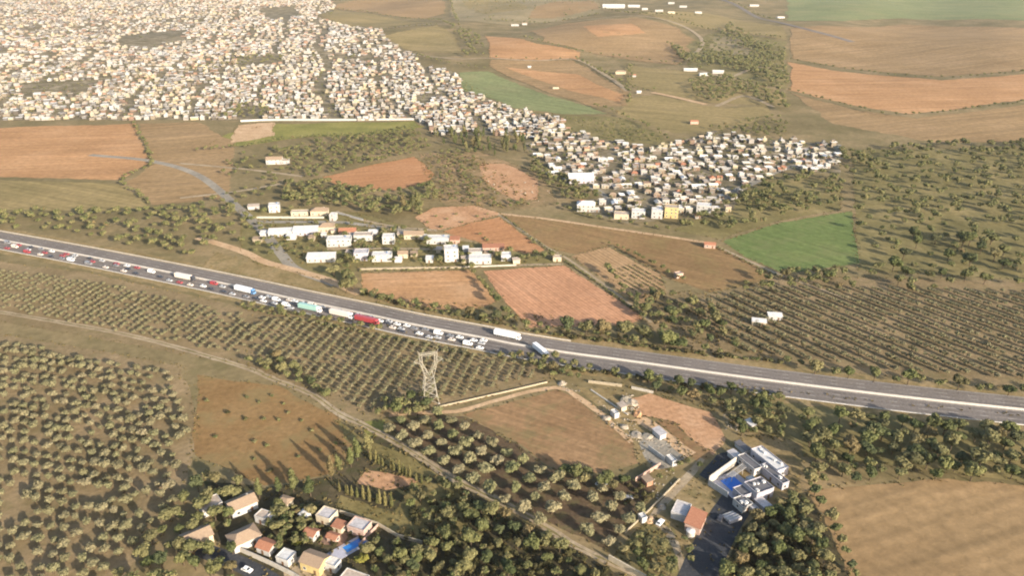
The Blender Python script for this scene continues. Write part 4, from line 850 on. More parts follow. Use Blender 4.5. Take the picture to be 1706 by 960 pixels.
def lorry(label, pos, rz, box, cab, length=13.6, soft=False, group='lorries on the highway'):
    t = thing('lorry', label, 'lorry', pos, rz, group); x0 = -length / 2 - 1.4
    bm_ = carpaint(*box); cm = carpaint(*cab)
    MB().box(x0 + length / 2, 0, 1.15, length, 2.55, 2.75).build('trailer', bm_, t)
    MB().box(x0 + length / 2, 0, 0.85, length * .97, 1.0, .28).build('chassis', M['chassis'], t)
    MB().box(x0 + .02, 0, 1.2, .1, 2.45, 2.6).build('rear_door', cm, t)
    cx = x0 + length + 1.6
    prof = [(cx - 1.1, .6), (cx + 1.25, .6), (cx + 1.3, 1.2), (cx + 1.15, 1.9), (cx + .85, 3.0), (cx + .2, 3.55), (cx - 1.1, 3.7)]
    MB().prism(prof, -1.22, 1.22).build('cab', cm, t)
    MB().prism([(cx + 1.16, 1.95), (cx + 1.20, 1.95), (cx + .92, 2.85), (cx + .88, 2.85)], -1.05, 1.05).build('windscreen', M['glass'], t)
    for s in (-1, 1):
        MB().box(cx + .25, s * 1.225, 1.95, 1.0, .02, .8).build('side_window', M['glass'], t); MB().box(cx + 1.28, s * .9, .85, .06, .35, .2).build('headlight', M['barrier'], t)
        MB().box(cx + 1.0, s * 1.4, 2.0, .1, .2, .6).build('mirror', M['chassis'], t)
        for x in (cx + .3, x0 + length - .6, x0 + 1.6, x0 + 2.9, x0 + 4.2): wheel(t, x, s * 1.1, .5, .34)
    return t
WHT, SIL, BLU, RED = ('white', (0.80, 0.79, 0.77)), ('silver', (0.45, 0.45, 0.45)), ('blue', (0.10, 0.22, 0.42)), ('red', (0.36, 0.055, 0.06))
TEA, BEI, DRK, GRY = ('teal', (0.30, 0.48, 0.42)), ('beige', (0.72, 0.62, 0.52)), ('dark', (0.05, 0.05, 0.06)), ('grey', (0.22, 0.22, 0.23))
JAM = [  # kind, column, lane offset, label, colours
 ('lorry', 418, -5.2, 'white semi-trailer lorry with a blue cab in the jam', WHT, BLU),
 ('lorry', 532, -9.4, 'teal green trailer lorry with a white cab in the jam', TEA, WHT),
 ('lorry', 583, -8.8, 'beige trailer lorry with a white cab in front of the teal one', BEI, WHT),
 ('lorry', 626, -9.4, 'red box lorry at the head of the jammed lorries', RED, RED),
 ('lorry', 838, 6.2, 'large white box lorry alone on the far carriageway', WHT, WHT),
 ('car', 456, -4.8, 'silver car just ahead of the blue cab', SIL), ('van', 472, -6.6, 'white van behind the pale cars in the jam', WHT),
 ('car', 488, -3.4, 'beige car in the lane next to the median, left of the white pair', BEI), ('car', 497, -3.4, 'white car touching the median lane above the teal lorry', WHT),
 ('van', 494, -10.2, 'white van directly behind the teal green lorry', WHT), ('car', 505, -12.2, 'silver car on the outer edge behind the teal lorry', SIL),
 ('car', 641, -5.0, 'white car left of the red lorry front', WHT), ('car', 655, -6.0, 'dark car between the red lorry and the pale cars', DRK), ('car', 668, -4.2, 'white car by the median right of the red lorry', WHT),
 ('car', 668, -9.2, 'beige car below the white one right of the red lorry', BEI), ('car', 681, -8.6, 'silver car in the middle lane above the pylon', SIL),
 ('car', 697, -5.0, 'grey car close to the median above the pylon', GRY), ('car', 712, -9.6, 'white car in the outer lane above the pylon', WHT),
 ('van', 737, -5.2, 'white van with a tall body above the pylon', WHT), ('car', 742, -10.0, 'silver car below the tall white van', SIL),
 ('car', 757, -5.4, 'grey car just ahead of the tall white van', GRY), ('car', 764, -9.4, 'beige car in the outer lane ahead of the tall white van', BEI), ('car', 772, -5.0, 'white car, second ahead of the tall white van', WHT),
 ('car', 783, -8.8, 'dark car between two white cars near the jam head', DRK), ('car', 796, -5.6, 'white car in the middle lane near the jam head', WHT), ('van', 792, -10.6, 'white van on the outer lane near the jam head', WHT),
 ('car', 814, -12.4, 'white car on the hard shoulder at the jam head', WHT), ('car', 430, -11.0, 'grey car in the outer lane beside the blue cab lorry', GRY),
 ('car', 446, -10.6, 'dark car in the outer lane behind the white van', DRK), ('car', 560, -4.4, 'silver car by the median above the beige trailer', SIL),
 ('car', 380, -5.0, 'silver car just behind the white lorry with the blue cab', SIL), ('car', 356, -9.5, 'white car in the outer lane behind the blue cab lorry', WHT),
 ('lorry', 318, -5.0, 'beige lorry with dark cab far back in the jam', BEI, DRK), ('car', 285, -9.4, 'dark car behind the beige lorry far back in the jam', DRK), ('van', 262, -5.0, 'white van far back in the jam', WHT),
 ('car', 205, -6.0, 'lone grey car well behind the white van far back in the jam', GRY),
]
rq = random.Random(18)
NAMES = [(WHT, 'white'), (SIL, 'silver'), (GRY, 'grey'), (WHT, 'white'), (DRK, 'dark'), (BEI, 'beige'), (SIL, 'silver'), (RED, 'red')]
for lane, off in (('median', -3.4), ('middle', -7.4), ('outer', -11.3)):
    x = 20.0; k = 0
    while x < 812:
        if all(abs(x - j[1]) > ((30 if j[0] == 'lorry' else 11.5) if abs(off - j[2]) < 2.6 else 0) for j in JAM):
            k += 1; c_, n_ = rq.choice(NAMES); JAM.append(('van' if rq.random() < .15 else 'car', x, off + rq.uniform(-.3, .3), f'{n_} vehicle queueing in the {lane} lane, {ordw(k)} of these from the left', c_))
        x += rq.uniform(4, 12) if x > 380 else rq.uniform(14, 34)
for j in JAM:
    p, a = road_point(j[1], j[2]); p.z = 0.088; a += random.uniform(-.02, .02)
    if j[0] == 'lorry': lorry(j[3], p, a, j[4], j[5])
    else: car(j[3], p, a, j[4], j[0], 'cars in the traffic jam')
p, a = road_point(899, -6.5); p.z = .075
q0, q1 = gp(889, 580), gp(913, 599)
lorry('white lorry slewed diagonally across the near carriageway', (q0 + q1) / 2 + Vector((0, 0, .088)), math.atan2(q1.y - q0.y, q1.x - q0.x), WHT, WHT, length=11.0, group='lorries on the highway')
for px, py, lab, col, rz in ((1000, 808, 'white car parked in the shade at the orchard edge', WHT, 0.6), (1012, 806, 'silver car beside the white car at the orchard edge', SIL, 0.5),
                             (1100, 873, 'white pickup like car by the broken stone wall', WHT, 0.9), (1200, 866, 'dark car on the lane below the villa steps', DRK, 1.0),
                             (412, 952, 'white car on the street at the bottom left', WHT, -0.45), (1046, 832, 'grey car on the yard below the pink brick wall', GRY, 0.2)):
    q = gp(px, py); q.z = 0.11; car(lab, q, rz, col, 'car', 'parked cars')

# ================================================================ PYLONS
BEAM = MB().box(0, 0, 0, 1, 1, 1).mesh('beam', M['steel'])
def strut(name, parent, a, b, t):
    a, b = Vector(a), Vector(b); d = b - a; o = bpy.data.objects.new(name, BEAM); C.objects.link(o); o.parent = parent
    o.location = a; o.rotation_mode = 'QUATERNION'; o.rotation_quaternion = d.to_track_quat('Z', 'Y'); o.scale = (t * .66, t * .66, d.length); return o
def pylon(label, px, py, rz, k=1.0):
    """delta tower: tapering lattice body, open fork head, bridge beam with outer arms"""
    T = thing('power_pylon', label, 'pylon', gp(px, py), rz, 'power pylons', k)
    Hw, b0, b1 = 16.0, 4.0, 2.2                      # waist height, half widths
    def cor(z):
        f = z / Hw; w = b0 + (b1 - b0) * f; return [Vector((sx * w, sy * w, z)) for sx, sy in ((-1, -1), (1, -1), (1, 1), (-1, 1))]
    lv = [0, 4.5, 8.5, 12.4, 16]
    for c in range(4):
        strut('leg', T, cor(0)[c], cor(Hw)[c], .34)
        MB().box(cor(0)[c].x, cor(0)[c].y, -.2, 1.0, 1.0, .6).build('footing', M['concrete'], T)
    for z0, z1 in zip(lv, lv[1:]):
        a, b = cor(z0), cor(z1)
        for c in range(4):
            d = (c + 1) % 4
            strut('brace', T, a[c], b[d], .2); strut('brace', T, a[d], b[c], .2); strut('crossbar', T, b[c], b[d], .2)
    # fork: an open ring of lattice between waist and bridge
    zt = 29.0
    for s in (-1, 1):
        for y in (-1, 1):
            A, B, Cc = Vector((s * b1, y * b1, Hw)), Vector((s * 4.4, y * 1.0, 23.5)), Vector((s * 4.7, y * .7, zt))
            strut('fork_leg', T, A, B, .34); strut('fork_leg', T, B, Cc, .3)
            A2 = Vector((s * .2, y * 1.3, Hw + .6)); B2 = Vector((s * 3.2, y * 1.0, 23.3)); C2 = Vector((s * 3.3, y * .7, zt - 1.2))
            strut('fork_leg', T, A2, B2, .26); strut('fork_leg', T, B2, C2, .26)
            for P, Q in ((A, A2.lerp(B2, .35)), (A2.lerp(B2, .35), A.lerp(B, .6)), (A.lerp(B, .6), B2), (B2, B.lerp(Cc, .45)), (B.lerp(Cc, .45), C2), (C2, Cc)): strut('brace', T, P, Q, .18)
        strut('crossbar', T, (s * 4.4, -1, 23.5), (s * 4.4, 1, 23.5), .2); strut('crossbar', T, (s * 4.7, -.7, zt), (s * 4.7, .7, zt), .2)
        for y in (-1, 1): strut('arm', T, (s * 4.4, y, 23.5), (s * 7.6, 0, 24.6), .26)
        strut('arm', T, (s * 4.6, 0, 26.6), (s * 7.6, 0, 24.6), .22); strut('peak', T, (s * 4.7, 0, zt), (s * 5.4, 0, zt + 2.0), .24)
        MB().cyl((s * 7.5, 0, 24.6), (s * 7.5, 0, 22.4), .16, .16, 8).build('insulator', M['insulator'], T)
    for y in (-.7, .7):
        strut('bridge_beam', T, (-4.7, y, zt), (4.7, y, zt), .28); strut('bridge_beam', T, (-3.3, y, zt - 1.2), (3.3, y, zt - 1.2), .24)
    for x0, x1 in ((-4.4, -2.2), (-2.2, 0), (0, 2.2), (2.2, 4.4)): strut('brace', T, (x0, -.7, zt), (x1, .7, zt - 1.2 if x1 < 4 else zt), .18)
    MB().cyl((0, 0, zt - 1.2), (0, 0, zt - 3.4), .16, .16, 8).build('insulator', M['insulator'], T)
    return T
pylon('pale lattice power pylon with fork head, standing at the corner of the grove', 717, 668, R(14), 0.95)

# ================================================================ TREES
def ico(sub):
    bm = bmesh.new(); bmesh.ops.create_icosphere(bm, subdivisions=sub, radius=1); v = [x.co.copy() for x in bm.verts]; f = [tuple(q.index for q in x.verts) for x in bm.faces]; bm.free(); return v, f
ICO1, ICO2 = ico(1), ico(2)
def crown(rnd, lobes, nleaf, leaf, core=0.78, flat=0.75):
    """leaf clumps spread through and over several uneven lobes, dark hollow cores inside"""
    mb = MB()
    for (c, r) in lobes:
        vs_, fs = ICO1; mb.poly([(c[0] + p.x * r[0] * core * rnd.uniform(.8, 1.1), c[1] + p.y * r[1] * core * rnd.uniform(.8, 1.1), c[2] + p.z * r[2] * core * rnd.uniform(.8, 1.1)) for p in vs_], fs)
    tot = sum(r[0] * r[2] for _, r in lobes)
    for (c, r) in lobes:
        for _ in range(int(nleaf * r[0] * r[2] / tot)):
            n = Vector((rnd.gauss(0, 1), rnd.gauss(0, 1), rnd.gauss(0.25, 1))).normalized(); k = rnd.uniform(.72, 1.12)
            p = Vector((c[0] + n.x * r[0] * k, c[1] + n.y * r[1] * k, c[2] + n.z * r[2] * k))
            d = (n + Vector((rnd.uniform(-.7, .7), rnd.uniform(-.7, .7), rnd.uniform(-.3, .8)))).normalized()
            u = d.orthogonal().normalized(); u.rotate(Matrix.Rotation(rnd.uniform(0, 6.28), 3, d)); w = d.cross(u); s = leaf * rnd.uniform(.6, 1.3)
            mb.poly([p - u * s - w * s * .6, p + u * s - w * s * .7, p + u * s * .8 + w * s * .6, p - u * s * .7 + w * s * .7], [(0, 1, 2, 3)])
    return mb
def trunk_mb(rnd, h, r, limbs, spread):
    mb = MB(); b = Vector((rnd.uniform(-.2, .2), rnd.uniform(-.2, .2), h)); mb.cyl((0, 0, -.3), b * .5, r, r * .75, 7, caps=False); mb.cyl(b * .5, b, r * .75, r * .5, 7, caps=False)
    for k in range(limbs):
        a = 6.28 * k / limbs + rnd.uniform(-.4, .4); e = b + Vector((math.cos(a) * spread, math.sin(a) * spread, spread * rnd.uniform(.5, 1.1))); mb.cyl(b * rnd.uniform(.6, .95), e, r * .4, r * .12, 5, caps=False)
    return mb
def lobes_round(rnd, n, R_, H0, vz, spread):
    L = [((0, 0, H0), (R_ * .62, R_ * .62, R_ * .66 * vz))]
    for k in range(n):
        a = 6.28 * k / n + rnd.uniform(-.5, .5); d = R_ * spread * rnd.uniform(.6, 1.25); q = R_ * rnd.uniform(.28, .52)
        L.append(((math.cos(a) * d, math.sin(a) * d, H0 + rnd.uniform(-.25, .35) * R_ * vz), (q, q, q * vz)))
    return L
KIND = {}
def make_kind(kind, nvar, fn):
    KIND[kind] = [fn(random.Random(hash_(kind) + i)) for i in range(nvar)]
def hash_(s): return sum(ord(c) * (i + 3) for i, c in enumerate(s))
def mk(leafm, leafmass, crown_fn, trunk_fn):
    def f(rnd):
        cb = crown_fn(rnd); tb = trunk_fn(rnd)
        return dict(crown=cb.mesh('crown', M[leafm]), trunk=tb.mesh('trunk', M['bark']), cb=cb)
    return f
make_kind('grove_tree', 7, mk('grove_leaf', '', lambda r: crown(r, lobes_round(r, 5, 2.1, 2.4, .85, .55), 300, .30), lambda r: trunk_mb(r, 1.3, .22, 4, 1.0)))
make_kind('orchard_tree', 7, mk('orchard_leaf', '', lambda r: crown(r, lobes_round(r, 8, 2.75, 2.9, .8, .6), 620, .30), lambda r: trunk_mb(r, 1.3, .24, 5, 1.3)))
make_kind('leafy_tree', 9, mk('broad_leaf', '', lambda r: crown(r, lobes_round(r, 7, 3.6, 5.6, r.uniform(.8, 1.15), .62), 620, .45), lambda r: trunk_mb(r, 3.4, .32, 5, 2.2)))
make_kind('tall_tree', 5, mk('broad_leaf', '', lambda r: crown(r, [((r.uniform(-.7, .7), r.uniform(-.7, .7), z), (q * r.uniform(.8, 1.15), q * r.uniform(.8, 1.15), 1.9)) for z, q in ((4.2, 1.7), (6.4, 2.3), (8.8, 2.1), (11, 1.7), (13, 1.0))], 560, .42), lambda r: trunk_mb(r, 6.0, .34, 5, 2.0)))
make_kind('cypress', 4, mk('cypress_leaf', '', lambda r: crown(r, [((0, 0, z), (q, q, 1.3)) for z, q in ((1.2, 1.0), (2.8, 1.05), (4.4, .85), (5.9, .55), (7.0, .28))], 300, .26), lambda r: trunk_mb(r, 2.0, .15, 3, .4)))
make_kind('bush', 5, mk('bush_leaf', '', lambda r: crown(r, lobes_round(r, 4, 1.1, .8, .8, .6), 130, .22), lambda r: trunk_mb(r, .5, .08, 4, .5)))
make_kind('bright_bush', 2, mk('bright_leaf', '', lambda r: crown(r, lobes_round(r, 6, 2.4, 2.2, .85, .6), 420, .3), lambda r: trunk_mb(r, 1.0, .18, 4, 1.0)))
RAD = dict(grove_tree=2.1, orchard_tree=2.75, leafy_tree=3.6, tall_tree=2.4, cypress=1.05, bush=1.1, bright_bush=2.4)
HT = dict(grove_tree=4, orchard_tree=5, leafy_tree=9, tall_tree=14, cypress=8, bush=1.7, bright_bush=4)
PL = {k: [] for k in KIND}
def plant(kind, x, y, s=1.0, label='', group='', rnd=random, sq=1.0):
    px, py, sc = proj((x, y, hgt(x, y)))
    if px < -70 or px > 1776 or py > 1080 or py < -8: return
    PL[kind].append(dict(x=x, y=y, s=s, label=label, group=group, px=px, py=py, area=sc * sc * s * s * RAD[kind] * HT[kind], inn=3 < px < 1703 and 3 < py < 975 , rz=rnd.uniform(0, 6.28), v=rnd.randrange(len(KIND[kind])), sq=sq))
def clear_of(x, y, P, d): return all((x - a) ** 2 + (y - b) ** 2 > d * d for a, b in P)
def scatter(kind, pxs, n, smin, smax, mind, desc, group, seed, avoid=None):
    rnd = random.Random(seed); W = wpoly(pxs); x0, x1 = min(p.x for p in W), max(p.x for p in W); y0, y1 = min(p.y for p in W), max(p.y for p in W)
    pts = []; P2 = [(p.x, p.y) for p in W]; tries = 0; H = {}
    while len(pts) < n and tries < n * 30:
        tries += 1; x, y = rnd.uniform(x0, x1), rnd.uniform(y0, y1)
        c = (int(x // mind), int(y // mind))
        if not all(clear_of(x, y, H.get((c[0] + i, c[1] + j), ()), mind) for i in (-1, 0, 1) for j in (-1, 0, 1)): continue
        if inpoly(x, y, P2): pts.append((x, y)); H.setdefault(c, []).append((x, y))
    pts.sort(key=lambda p: proj((p[0], p[1], 0))[0])
    for i, (x, y) in enumerate(pts): plant(kind, x, y, rnd.uniform(smin, smax), f'{desc}, {ordw(i + 1)} from the left', group, rnd)
def line(kind, pxs, spacing, smin, smax, jit, desc, group, seed, rev=False):
    rnd = random.Random(seed); L = catmull(wpoly(pxs), 1.0); acc = 0.0; k = 0; last = L[0]; nxt = 0.0
    for p in L:
        acc += (p - last).length; last = p
        if acc >= nxt:
            nxt += spacing * rnd.uniform(.7, 1.35); k += 1
            plant(kind, p.x + rnd.uniform(-jit, jit), p.y + rnd.uniform(-jit, jit), rnd.uniform(smin, smax), f'{desc}, {ordw(k)} from its left end', group, rnd)
def grid(kind, poly, o, a, b, smin, smax, jit, rowname, colname, group, seed, drop=0.06, label='tree'):
    """planted rows: a = step along a row, b = step to the next row, both measured on the ground"""
    rnd = random.Random(seed); W = wpoly(poly); P2 = [(p.x, p.y) for p in W]; cells = {}
    det = a.x * b.y - a.y * b.x; js = []; is_ = []
    for p in W:
        dx, dy = p.x - o.x, p.y - o.y; is_.append((dx * b.y - dy * b.x) / det); js.append((a.x * dy - a.y * dx) / det)
    for j in range(int(min(js)) - 1, int(max(js)) + 2):
        for i in range(int(min(is_)) - 1, int(max(is_)) + 2):
            x = o.x + a.x * i + b.x * j; y = o.y + a.y * i + b.y * j
            if inpoly(x, y, P2) and rnd.random() > drop: cells.setdefault(j, []).append((i, x + rnd.uniform(-jit, jit), y + rnd.uniform(-jit, jit)))
    for r_, j in enumerate(sorted(cells)):
        for c_, (i, x, y) in enumerate(sorted(cells[j])):
            plant(kind, x, y, rnd.uniform(smin, smax), f'{label}, {ordw(c_ + 1)} {colname} in {ordw(r_ + 1)} row {rowname}', group, rnd)

# grove between the highway and the dirt road: rows run away from the camera
g0, g1 = gp(573, 640), gp(644, 553); ga = (g1 - g0).normalized(); gb = Vector((ga.y, -ga.x, 0))
GROVE = [(440, 530), (560, 545), (690, 570), (850, 602), (905, 626), (780, 664), (722, 670), (640, 690), (590, 682), (520, 640), (440, 612), (408, 560)]
grid('grove_tree', GROVE, g0, ga * 3.3, gb * 5.9, .55, .85, .3, 'of the highway grove', 'from the dirt road', 'trees of the highway grove', 21, label='grove tree')
GROVE_L = [(-80, 440), (150, 470), (401, 527), (430, 545), (401, 594), (-80, 500)]
grid('grove_tree', GROVE_L, g0, ga * 3.5, gb * 6.0, .58, .9, .4, 'of the left highway grove', 'from the dirt road', 'trees of the left highway grove', 22, drop=.12, label='grove tree')
GROVE_B = [(-90, 560), (290, 622), (315, 700), (290, 850), (170, 980), (-140, 980)]
grid('grove_tree', GROVE_B, g0, ga * 6.4, gb * 6.0, .85, 1.3, .9, 'of the bottom left grove', 'from the front', 'trees of the bottom left grove', 23, drop=.1, label='grove tree')
# round orchard
o0 = gp(710, 708); oa = (gp(710 + 24 * 6, 708 + 13.7 * 6) - o0) / 6; ob = (gp(670, 735) - o0) / 2
ORCH = [(664, 708), (720, 694), (768, 696), (850, 740), (920, 790), (985, 808), (1084, 838), (1054, 894), (1012, 924), (950, 904), (868, 857), (768, 800), (698, 756), (646, 722)]
grid('orchard_tree', ORCH, o0, oa, ob, .98, 1.2, .35, 'from the stubble field', 'from the left', 'trees of the round orchard', 24, drop=.07, label='round orchard tree')
# right hand orchard: rows slope to the lower right
r0, r1 = gp(1172, 515), gp(1305, 580); ra = (r1 - r0).normalized(); rb = Vector((-ra.y, ra.x, 0))
RORCH = [(1120, 505), (1200, 495), (1330, 478), (1770, 490), (1770, 640), (1500, 622), (1320, 600), (1225, 585), (1160, 540)]
grid('grove_tree', RORCH, r0, ra * 2.8, rb * 9.6, .75, 1.0, .25, 'of the right hand orchard', 'from the upper end', 'trees of the right hand orchard', 25, drop=.08, label='dark grove tree')
grid('bush', [(1010, 452), (1060, 440), (1112, 468), (1108, 486), (1070, 496)], gp(1040, 460), (gp(1080, 484) - gp(1040, 460)).normalized() * 1.7, Vector((-ra.y, ra.x, 0)) * 4.4, .55, .8, .15, 'of the vineyard', 'from the top', 'vines of the tan field', 26, drop=.2, label='low vine bush')

# roadside and field edge trees
line('leafy_tree', [(610, 494), (690, 514), (780, 528), (850, 542)], 7.5, .55, .95, 2.0, 'leafy roadside tree between highway and pale orange field', 'roadside trees left', 31)
line('leafy_tree', [(880, 548), (960, 558), (1050, 572), (1150, 585), (1210, 594)], 9.0, .4, .85, 2.0, 'leafy roadside tree below the strong orange field', 'roadside trees right', 32)
for px, py, k, lab in ((944, 556, 1.2, 'broad tree at the lower left corner of the strong orange field'), (976, 560, 1.45, 'largest broad tree below the strong orange field'), (1002, 562, 1.35, 'broad tree right of the largest one below the strong orange field'),
                       (1040, 564, 1.35, 'broad tree below the right half of the strong orange field'), (1072, 568, 1.4, 'broad tree below the right tip of the strong orange field'), (1108, 581, 1.25, 'big rounded tree close to the highway edge'), (1130, 584, 1.1, 'second big rounded tree close to the highway edge')):
    q = gp(px, py); plant('leafy_tree', q.x, q.y, k, lab, 'broad roadside trees')
line('leafy_tree', [(786, 453), (812, 486), (838, 520), (852, 540)], 7.0, .5, .9, 1.2, 'tree of the hedge between the two orange fields', 'hedge between orange fields', 34)
line('leafy_tree', [(1010, 455), (1040, 490), (1075, 525)], 7.5, .55, .95, 2.0, 'tree beside the field track to the highway', 'trees along the field track', 35)
scatter('leafy_tree', [(1040, 490), (1110, 488), (1190, 520), (1230, 585), (1120, 578), (1070, 545)], 46, .55, 1.05, 4.5, 'mixed tree between orange field and right orchard', 'mixed trees by the right orchard', 36)
line('leafy_tree', [(560, 462), (585, 470), (590, 482), (575, 490)], 6, .8, 1.2, 1.5, 'dark tree at the left end of the pale orange field', 'trees at the pale orange field', 37)
line('leafy_tree', [(1015, 409), (1060, 428), (1110, 456), (1140, 470)], 7.0, .35, .65, 1.5, 'shrubby tree on the line across the brown field', 'trees across the brown field', 38)
line('bush', [(908, 412), (930, 424), (958, 430)], 3.5, .7, 1.2, .6, 'bush beside the field track junction', 'bushes at the track junction', 39)
line('bush', [(1186, 408), (1240, 436), (1300, 462), (1380, 480)], 4.0, .8, 1.4, .6, 'bush along the track beside the green field', 'bushes by the green field', 40)
scatter('leafy_tree', [(1225, 470), (1305, 455), (1420, 450), (1420, 490), (1305, 492), (1240, 490)], 26, .6, 1.1, 5, 'tree below the green field corner', 'trees below the green field', 41)
# wood and groves in the middle distance
scatter('leafy_tree', [(455, 250), (560, 232), (690, 216), (722, 246), (690, 258), (600, 278), (525, 300), (500, 292), (470, 262)], 250, .5, .9, 4.4, 'tree of the wood above the ringed orange field', 'wood above the orange field', 42)
scatter('leafy_tree', [(480, 312), (545, 306), (600, 320), (660, 324), (720, 310), (735, 330), (700, 356), (690, 376), (610, 356), (540, 345), (470, 338)], 130, .6, 1.1, 4.6, 'tree of the wood above the village', 'wood above the village', 43)
line('tall_tree', [(672, 352), (690, 348), (705, 340)], 9, .9, 1.2, 1.5, 'tall tree at the right of the village wood', 'tall trees at the village wood', 44)
line('leafy_tree', [(330, 252), (401, 247), (450, 238), (510, 230), (600, 226), (690, 214)], 8, .5, .8, 1.5, 'hedge tree along the lower edge of the meadow', 'hedge below the meadow', 45)
scatter('leafy_tree', [(700, 258), (790, 250), (800, 300), (840, 335), (900, 340), (850, 352), (740, 335), (722, 300)], 120, .3, .7, 5, 'small tree in the scrub right of the ringed orange field', 'scrub trees', 46)
scatter('tall_tree', [(720, 226), (790, 222), (870, 232), (880, 256), (820, 262), (740, 250)], 50, .55, .9, 6, 'tall tree in the belt below the town', 'tree belt below the town', 47)
scatter('leafy_tree', [(885, 262), (905, 285), (985, 318), (1000, 332), (950, 338), (915, 316), (880, 285)], 60, .55, .95, 5, 'tree of the dark belt along the town edge', 'dark belt along the town edge', 48)
scatter('leafy_tree', [(1205, 350), (1240, 318), (1305, 296), (1400, 292), (1400, 345), (1305, 362), (1220, 388), (1125, 382)], 105, .7, 1.2, 5, 'dense tree between the town and the green field', 'trees above the green field', 49)
line('leafy_tree', [(930, 344), (985, 364), (1060, 378), (1130, 388)], 8, .4, .7, 2, 'garden tree along the top of the brown olive field', 'garden trees above the brown field', 50)
scatter('leafy_tree', [(401, 352), (430, 372), (455, 410), (480, 440), (420, 430), (401, 410)], 16, .5, .9, 5, 'tree left of the grey country road', 'trees by the country road', 51)
scatter('leafy_tree', [(401, 258), (450, 256), (500, 300), (480, 312), (401, 345), (360, 330), (380, 262)], 40, .45, .8, 6, 'tree among the tracks at the left', 'trees among the tracks', 52)
VT = [(480, 410), (500, 412), (492, 424), (512, 420), (520, 408), (560, 428), (574, 432), (585, 440), (566, 446), (578, 452), (592, 446), (618, 440), (655, 438), (662, 424), (690, 432), (700, 424), (700, 440), (733, 440), (738, 428),
      (770, 430), (772, 440), (778, 448), (626, 408), (632, 402), (664, 412), (668, 400), (672, 388), (660, 384), (712, 408), (748, 414), (600, 412), (615, 418), (576, 398), (596, 388), (527, 398), (640, 392), (655, 392), (708, 390), (860, 432), (868, 436), (880, 432), (892, 430), (905, 434), (918, 432), (850, 424), (830, 432), (440, 358), (486, 352), (516, 348)]
rv = random.Random(77)
for i, (px, py) in enumerate(sorted(VT)):
    q = gp(px, py); plant('leafy_tree', q.x, q.y, rv.uniform(.5, .95), f'garden tree of the village, {ordw(i + 1)} from the left', 'garden trees of the village', rv)
SB = [(700, 358), (712, 372), (726, 362), (745, 366), (760, 358), (770, 372), (735, 380), (795, 362), (812, 358), (806, 366), (885, 400), (890, 406), (800, 392), (812, 402), (820, 408), (808, 398)]
for i, (px, py) in enumerate(sorted(SB)):
    q = gp(px, py); plant('bush', q.x, q.y, rv.uniform(1.2, 2.0), f'dark bush on the orange earth above the village, {ordw(i + 1)} from the left', 'bushes above the village', rv)
# far hedges and woods
scatter('leafy_tree', [(742, 40), (765, 44), (800, 64), (808, 96), (770, 95), (778, 74)], 60, .9, 1.5, 9, 'tree of the dark wooded valley right of the far olive field', 'far wooded valley', 53)
line('leafy_tree', [(560, 14), (640, 26), (720, 34), (745, 40)], 22, .7, 1.1, 3, 'far hedge tree between the top fields', 'far hedge top', 54)
line('leafy_tree', [(870, 64), (960, 86), (1050, 98), (1140, 110), (1180, 118)], 20, .7, 1.1, 5, 'far hedge tree below the tan hill', 'far hedge below the hill', 55)
line('leafy_tree', [(960, 98), (1000, 120), (1040, 146), (1048, 176)], 14, .7, 1.1, 4, 'far hedge tree at the right end of the long tan field', 'far hedge of the tan field', 56)
line('leafy_tree', [(990, 178), (1040, 196), (1090, 218), (1124, 240)], 14, .6, 1.0, 3, 'far hedge tree along the dark rough grass', 'far hedge of the rough grass', 57)
scatter('leafy_tree', [(940, 198), (1030, 200), (1120, 242), (1010, 232)], 70, .35, .7, 8, 'low tree on the dark rough grass field', 'trees on the rough grass', 58)
scatter('leafy_tree', [(1110, 72), (1135, 82), (1160, 104), (1140, 106)], 40, .8, 1.4, 8, 'tree of the dark hollow on the tan hill', 'far hollow trees', 59)
scatter('leafy_tree', [(1145, 138), (1200, 128), (1300, 152), (1310, 185), (1280, 176), (1240, 158), (1190, 174), (1160, 165)], 150, .8, 1.4, 9, 'tree of the bluish wood at the upper right', 'bluish far wood', 60)
scatter('leafy_tree', [(1160, 74), (1220, 60), (1310, 80), (1310, 150), (1250, 130), (1180, 105)], 170, .8, 1.4, 10, 'tree on the hazy scrub hillside', 'hazy hillside trees', 61)
scatter('leafy_tree', [(1180, 215), (1285, 196), (1310, 200), (1310, 232), (1200, 222)], 60, .5, .9, 9, 'tree above the right hand town', 'trees above the right town', 62)
line('leafy_tree', [(1190, -4), (1240, 14), (1310, 36)], 22, .8, 1.2, 5, 'far tree along the dark road at the top right', 'far road trees', 63)
scatter('leafy_tree', [(401, 96), (480, 92), (470, 104), (401, 112), (330, 112)], 50, .6, 1.0, 9, 'tree of the green strip across the upper town', 'town green strip', 64)
scatter('leafy_tree', [(401, 176), (445, 178), (450, 196), (401, 198), (360, 196)], 34, .6, 1.0, 7, 'tree of the park at the lower left of the town', 'town park', 65)
scatter('leafy_tree', TOWN_R, 560, .26, .58, 4.2, 'street tree of the right hand town', 'street trees right town', 66)
scatter('leafy_tree', [(401, 110), (768, 133), (860, 184), (935, 194), (890, 230), (725, 225), (693, 201), (401, 198), (-60, 195), (-60, 110)], 1500, .28, .6, 5, 'street tree of the upper left town', 'street trees left town', 67)
scatter('leafy_tree', [(-60, 0), (540, 0), (570, 40), (690, 88), (760, 117), (-60, 117)], 200, .6, 1.1, 12, 'far street tree of the upper left town', 'far street trees', 68)
scatter('leafy_tree', [(760, 0), (980, 0), (1000, 20), (850, 38), (770, 34)], 60, .7, 1.2, 12, 'far tree on the rough grazing', 'far grazing trees', 69)
line('leafy_tree', [(748, -4), (756, 20), (762, 36)], 24, .8, 1.2, 4, 'far hedge tree left of the rough grazing', 'far hedge left of the grazing', 180)
